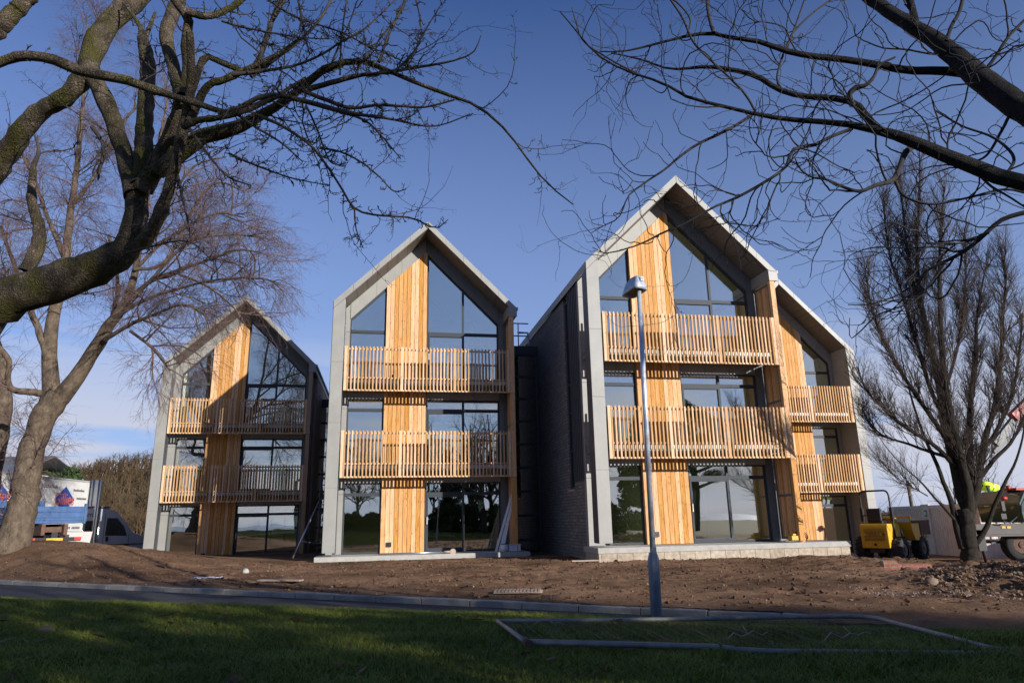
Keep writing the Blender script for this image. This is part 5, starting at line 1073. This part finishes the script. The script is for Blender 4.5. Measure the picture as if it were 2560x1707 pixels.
# small white plant trailer under the tipper's tail
q = at(*c5(560, 1125), 27.5); root = thing('plant_trailer', 'small white plant trailer with one visible wheel, behind the tipper lorry', 'trailer', (q.x, 27.5, -1.4)); hz = q.z+1.4
m = MB(); m.prism([(-.62,hz+.38),(.72,hz+.33),(.66,hz-.1),(.35,hz-.1),(.3,hz+.2),(-.3,hz+.2),(-.36,hz-.1),(-.58,hz-.1)], -.08, 1.2); obj('body', m, M['white'], root); wheel(root, 0, 0, hz-.05, .28, .18, rimmat=M['concrete']); m = MB(); m.box(-.66, -.4, -.1, -.08, hz-.1, hz+.25); m.box(.42, .6, -.1, -.08, hz-.1, hz+.25); obj('mudguard', m, M['rust'], root)
# van
vr = at(*c5(930, 1150), 36.0); vf = at(*c5(1500, 1160), 37.6); d = Vector((vf.x-vr.x, vf.y-vr.y, 0)).normalized(); ang = math.atan2(d.y, d.x); Lv = 5.6; org = Vector((vf.x, vf.y, 0))-d*Lv; zv = -1.55
root = thing('van', 'grey-white flooring van with high roof and lettered side, beside the open trailer door', 'van', (org.x, org.y, zv), ang)
prof = [(0,.35),(.1,.28),(.75,.28),(.85,.5),(1.1,.62),(1.35,.5),(1.45,.28),(4.3,.28),(4.38,.5),(4.65,.62),(4.92,.5),(5.0,.28),(5.5,.3),(5.62,.6),(5.55,1.0),(4.95,1.22),(4.35,2.0),(4.05,2.3),(3.6,2.46),(.1,2.5),(0,2.4)]
m = MB(); m.prism(prof, 0, 1.95); vb = obj('body', m, M['van'], root, bevel=.05)
m = MB(); m.box(.3, 3.7, .0, .05, 2.5, 2.56); m.box(.3, 3.7, 1.9, 1.95, 2.5, 2.56); m.box(.2, 3.8, .04, 1.9, 2.49, 2.53); obj('roof_rack', m, M['dark_zinc'], root)
m = MB(); m.prism([(1.35,1.15),(3.35,1.15),(3.35,1.85),(1.5,1.85)], -.008, .02); obj('pane', m, M['glass_dark'], root)
m = MB(); m.prism([(3.72,1.15),(4.62,1.12),(4.45,1.5),(4.12,1.9),(3.75,1.92)], -.008, .02); obj('pane', m, M['glass_dark'], root); m = MB(); m.prism([(3.66,1.1),(4.68,1.07),(4.5,1.53),(4.15,1.96),(3.68,1.98)], -.005, .01); obj('door_seal', m, M['black'], root)
m = MB(); m.box(3.58, 3.6, -.004, .0, .4, 2.2); m.box(4.76, 4.78, -.004, 0, .5, 1.15); m.box(.05, 5.5, -.012, .0, .62, .67); m.prism([(3.7,.85),(3.78,.78),(3.84,.9),(3.8,1.06),(3.7,1.06)], -.03, 0); obj('side_trim', m, M['black'], root)
text('PARSONS FLOORING LTD', .0001, M['ink'], root, (0,0,0), (1,0,0), (0,0,1)) if False else None
text('ONS', .42, M['ink'], root, (1.35, -.01, .92), (1,0,0), (0,0,1), sx=1.2); text('FLOORING LTD.', .19, M['ink'], root, (2.65, -.01, .88), (1,0,0), (0,0,1), sx=1.1)
text('FLOORING & VINYLS', .22, M['ink'], root, (2.1, -.01, 2.12), (1,0,0), (0,0,1), sx=1.05); text('FORFAR', .16, M['ink'], root, (1.25, -.01, .55), (1,0,0), (0,0,1), sx=1.2) if False else None
for x in (1.1, 4.65): wheel(root, x, .12, .33, .33, .22, rimmat=M['galv'])
m = MB(); m.blob((0,0,.14), .75, .45, .2, 16, 8, .2, 4); q = at(340, 1381, 33); o = obj('tarpaulin', m, mat('green_tarpaulin', (.02, .16, .09), rough=.5), None, (q.x, 33, q.z-.22)); tag(o, 'low heap of green tarpaulin on the ground in front of the van', 'tarpaulin')
# grey roofed shed far left
q0 = at(-120, 1131, 62); q1 = at(46, 1131, 62); root = thing('shed', 'long shed with a plain dark grey roof behind the trailer at the far left', 'shed', (q0.x, 62, -1.6)); m = MB(); m.box(0, q1.x-q0.x, 0, 10, 0, q0.z+1.6-1.9); obj('wall', m, M['white'], root); m = MB(); w_ = q1.x-q0.x; m.prism_yz([(-.4,q0.z+1.6-2.0),(-.3,q0.z+1.6-2.05),(4.8,q0.z+1.5),(10.2,q0.z-.4),(4.8,q0.z+1.62)], -.2, w_+.2); obj('roof', m, M['fascia'], root)
# ---------------------------------------------------------------- wooded hill and far trees
def hill_h(x, y): return -2+17*np.exp(-(((x+92)/42)**2+((y-185)/34)**2))
grid('hill', np.linspace(-190, -10, 60), np.linspace(130, 260, 40), hill_h, M['far_ground'])
M['wood'] = mat('winter_wood', (.06, .040, .024), rough=1, nscale=.06, col2=(.13, .09, .05), spec=.1)
n = 2600; hx = rng.uniform(-165, -36, n); hy = 112+rng.random(n)*88; hz_ = hill_h(hx, hy); TH = rng.uniform(2.4, 5.0, n)
P = np.zeros((n, 4, 3)); P[:,:,0] = hx[:,None]+rng.normal(size=(n,4))*.2; P[:,:,1] = hy[:,None]; P[:,:,2] = hz_[:,None]+TH[:,None]*np.linspace(0, 1, 4)
Rd = np.linspace(.16, .04, 4)[None]*np.ones((n,1)); a = kids(P, Rd, 3.2, (1.0, 2.6), (.4, 1.0), K=4, wander=.2, upw=.1, r0=.07, tmin=.3); b = kids(*a, 3.0, (.5, 1.3), (.4, 1.1), K=3, wander=.2, r0=.045, rmax=.9, tip=.5)
bi = rng.integers(0, n, 26000); bp = np.stack([hx[bi], hy[bi], hz_[bi]], -1)+rng.normal(size=(26000, 3))*np.array([1.6, 1.2, .1]); bp[:,2] += rng.random(26000)*TH[bi]*.8
bx = np.zeros((26000, 3, 3)); bd_ = unit(rng.normal(size=(26000, 3))+np.array([0, 0, 1.1])); 
for q_ in range(3): bx[:,q_] = bp+bd_*(q_*.55)
o = mesh_of([(P, Rd, 4), (*a, 3), (*b, 3), (bx, np.full((26000, 3), .045), 3)], 'winter_wood', M['wood'], None); tag(o, 'brown leafless wood covering the hill behind the van', 'wood', kind='stuff')
for (px, py, Y, h, wd, nm) in ((175, 1165, 66, 7.6, 2.3, 'dark bushy evergreen standing behind the trailer roof'), (120, 1178, 70, 6.4, 3.2, 'lower dark evergreen left of the bushy one, behind the trailer')):
    q = at(px, py, Y); evergreen((q.x, Y, q.z-h), h, wd, nm, 'evergreens beyond the trailer', 9000, 'evergreen', False, .22)
for (px, py, Y, h, lb) in ((2375, 1215, 42, 5.6, 'bare scrubby tree showing above the cabin roof left of the upright tree'), (2462, 1190, 44, 6.4, 'bare scrubby tree behind the bending worker'), (2215, 1262, 50, 3.6, 'low bare bush between the dumper roll bar and the cabin'), (2190, 1270, 46, 3.2, 'low bush close behind the dumper seat')):
    q = at(px, py, Y); bare_tree((q.x, Y, q.z-h), h, lb, 'scrub beyond the site cabin', .7, name='scrub_tree', mt='twig_c', detail=1.2)
# ---------------------------------------------------------------- bits round the blocks
def onB(P, u, v, z): return Vector(P)+U*u+Vv*v+Vector((0,0,z))
root = thing('leaning_boards', 'long white faced boards leaning on the timber post of the middle block', 'boards', onB(PB, 5.95, .2, 0), HEAD)
m = MB(); beam(m, Vector((.0,.0,.0)), Vector((.62,.12,1.98)), .012, .045); beam(m, Vector((-.12,.05,.0)), Vector((.5,.15,1.93)), .012, .04); beam(m, Vector((.08,.0,.0)), Vector((.3,.06,.95)), .01, .06); obj('board', m, M['white'], root)
root = thing('bucket', 'small white bucket with dark rim beside the leaning boards', 'bucket', onB(PB, 6.2, .0, 0), HEAD)
m = MB(); m.tube([(-.12,0,0),(-.12,0,.24)], [.11,.13], 16); obj('pail', m, M['white'], root); m = MB(); m.tube([(-.12,0,.24),(-.12,0,.26)], [.135,.135], 16); obj('rim', m, M['black'], root)
m = MB(); m.box(-.2, .22, -.14, .14, 0, .2); m.box(-.22, .24, -.16, .16, .2, .23); o = obj('tool_box', m, M['rag'], None, onB(PB, 6.42, .12, 0), HEAD+.2, .02); tag(o, 'pale grey tool box on the plinth right of the white bucket', 'box')
root = thing('pipe', 'long grey pipe lying on the plinth edge with a brass reel at its end', 'pipe', onB(PB, 1.8, -.12, .02), HEAD); m = MB(); m.tube([(0,0,.02),(2.3,0,.02)], .022, 8); obj('pipe', m, M['galv'], root)
m = MB(); m.tube([(2.5,-.04,.03),(2.5,.04,.03)], .1, 16); m.tube([(2.2,-.0,.03),(2.42,0,.03)], .035, 8); m.tube([(2.45,0,0),(2.5,-.04,-.1),(2.55,-.04,-.14)], .012, 6); obj('reel', m, M['board'], root)
root = thing('site_tool', 'yellow and black power tool with coiled hoses on the block base of the tallest block', 'tool', onB(PC, 6.25, .1, 0), HEAD); root.scale = (.75, .75, .75)
m = MB(); m.box(-.18, .12, -.15, .15, .06, .24); m.box(-.1, .05, -.12, .12, .24, .32); obj('housing', m, M['yellow'], root, bevel=.02); m = MB()
for k in range(3): m.tube([(.35+(.22+.03*k)*math.cos(t/3), .1*math.sin(t/3), .12+.05*k+(.16+.02*k)*math.sin(t/3)) for t in range(20)], .02, 6, False)
m.tube([(-.5,-.05,.02),(-.3,0,.1),(0,-.2,.04),(.3,-.15,.03)], .018, 6); obj('hose', m, M['rust'], root)
# scaffold tower between the two left blocks
def a3(x, y, Y): return at(700+x/3.135, 900+y/3.135, Y)
o0 = a3(290, 1545, 25.6); root = thing('scaffold_tower', 'dark steel scaffold tower with rungs and a long raking prop, left of the middle block', 'scaffold', o0); lo = Vector(o0); m = MB()
tp = a3(335, 862, 25.6)-lo; H2 = tp.z
for x, y in ((0,0),(.45,0),(0,.7),(.45,.7)): m.tube([(x,y,-.4),(x,y,H2 if (x, y) == (0, 0) else H2-.25)], .022, 8)
obj('frame', m, M['dark_zinc'], root); m = MB()
for k in range(12): z = .1+k*(H2-.4)/11; m.tube([(0,0,z),(.45,0,z)], .018, 6); m.tube([(0,.7,z),(.45,.7,z)], .018, 6) if k % 2 else m.tube([(.45,0,z),(.45,.7,z)], .018, 6)
for k in range(3): z = .2+k*(H2-.6)/3; m.tube([(0,0,z),(.45,0,z+1.0)], .015, 6); m.tube([(0,.7,z),(0,0,z+1)], .015, 6)
obj('rung', m, M['dark_zinc'], root); m = MB(); m.tube([a3(100,1550,24.6)-lo, a3(305,1110,25.6)-lo], .03, 8); m.tube([a3(170,1418,24.9)-lo, a3(300,1438,25.6)-lo], .018, 6); obj('raking_prop', m, M['galv'], root)

# fallen leaves on the lawn
n = 700; x = rng.uniform(-9, 7, n); y = rng.uniform(3, 12, n); ok = sdist(x, y) > sg(x); x = x[ok]; y = y[ok]; n = len(x); c = np.stack([x, y, Hlawn(x, y)+.035], -1)
a = rng.normal(size=(n,3))*np.array([.03,.03,.012]); b = rng.normal(size=(n,3))*np.array([.02,.02,.012]); V = np.stack([c-a, c+b, c+a, c-b], 1).reshape(-1, 3)
M['leaf'] = mat('fallen_leaf', (.07, .035, .015), rough=.8, nscale=3, col2=(.20, .11, .05)); tag(fast('fallen_leaves', V, np.arange(n*4).reshape(n, 4), M['leaf'], None, False), 'small brown fallen leaves scattered over the lawn', 'leaves', kind='stuff')
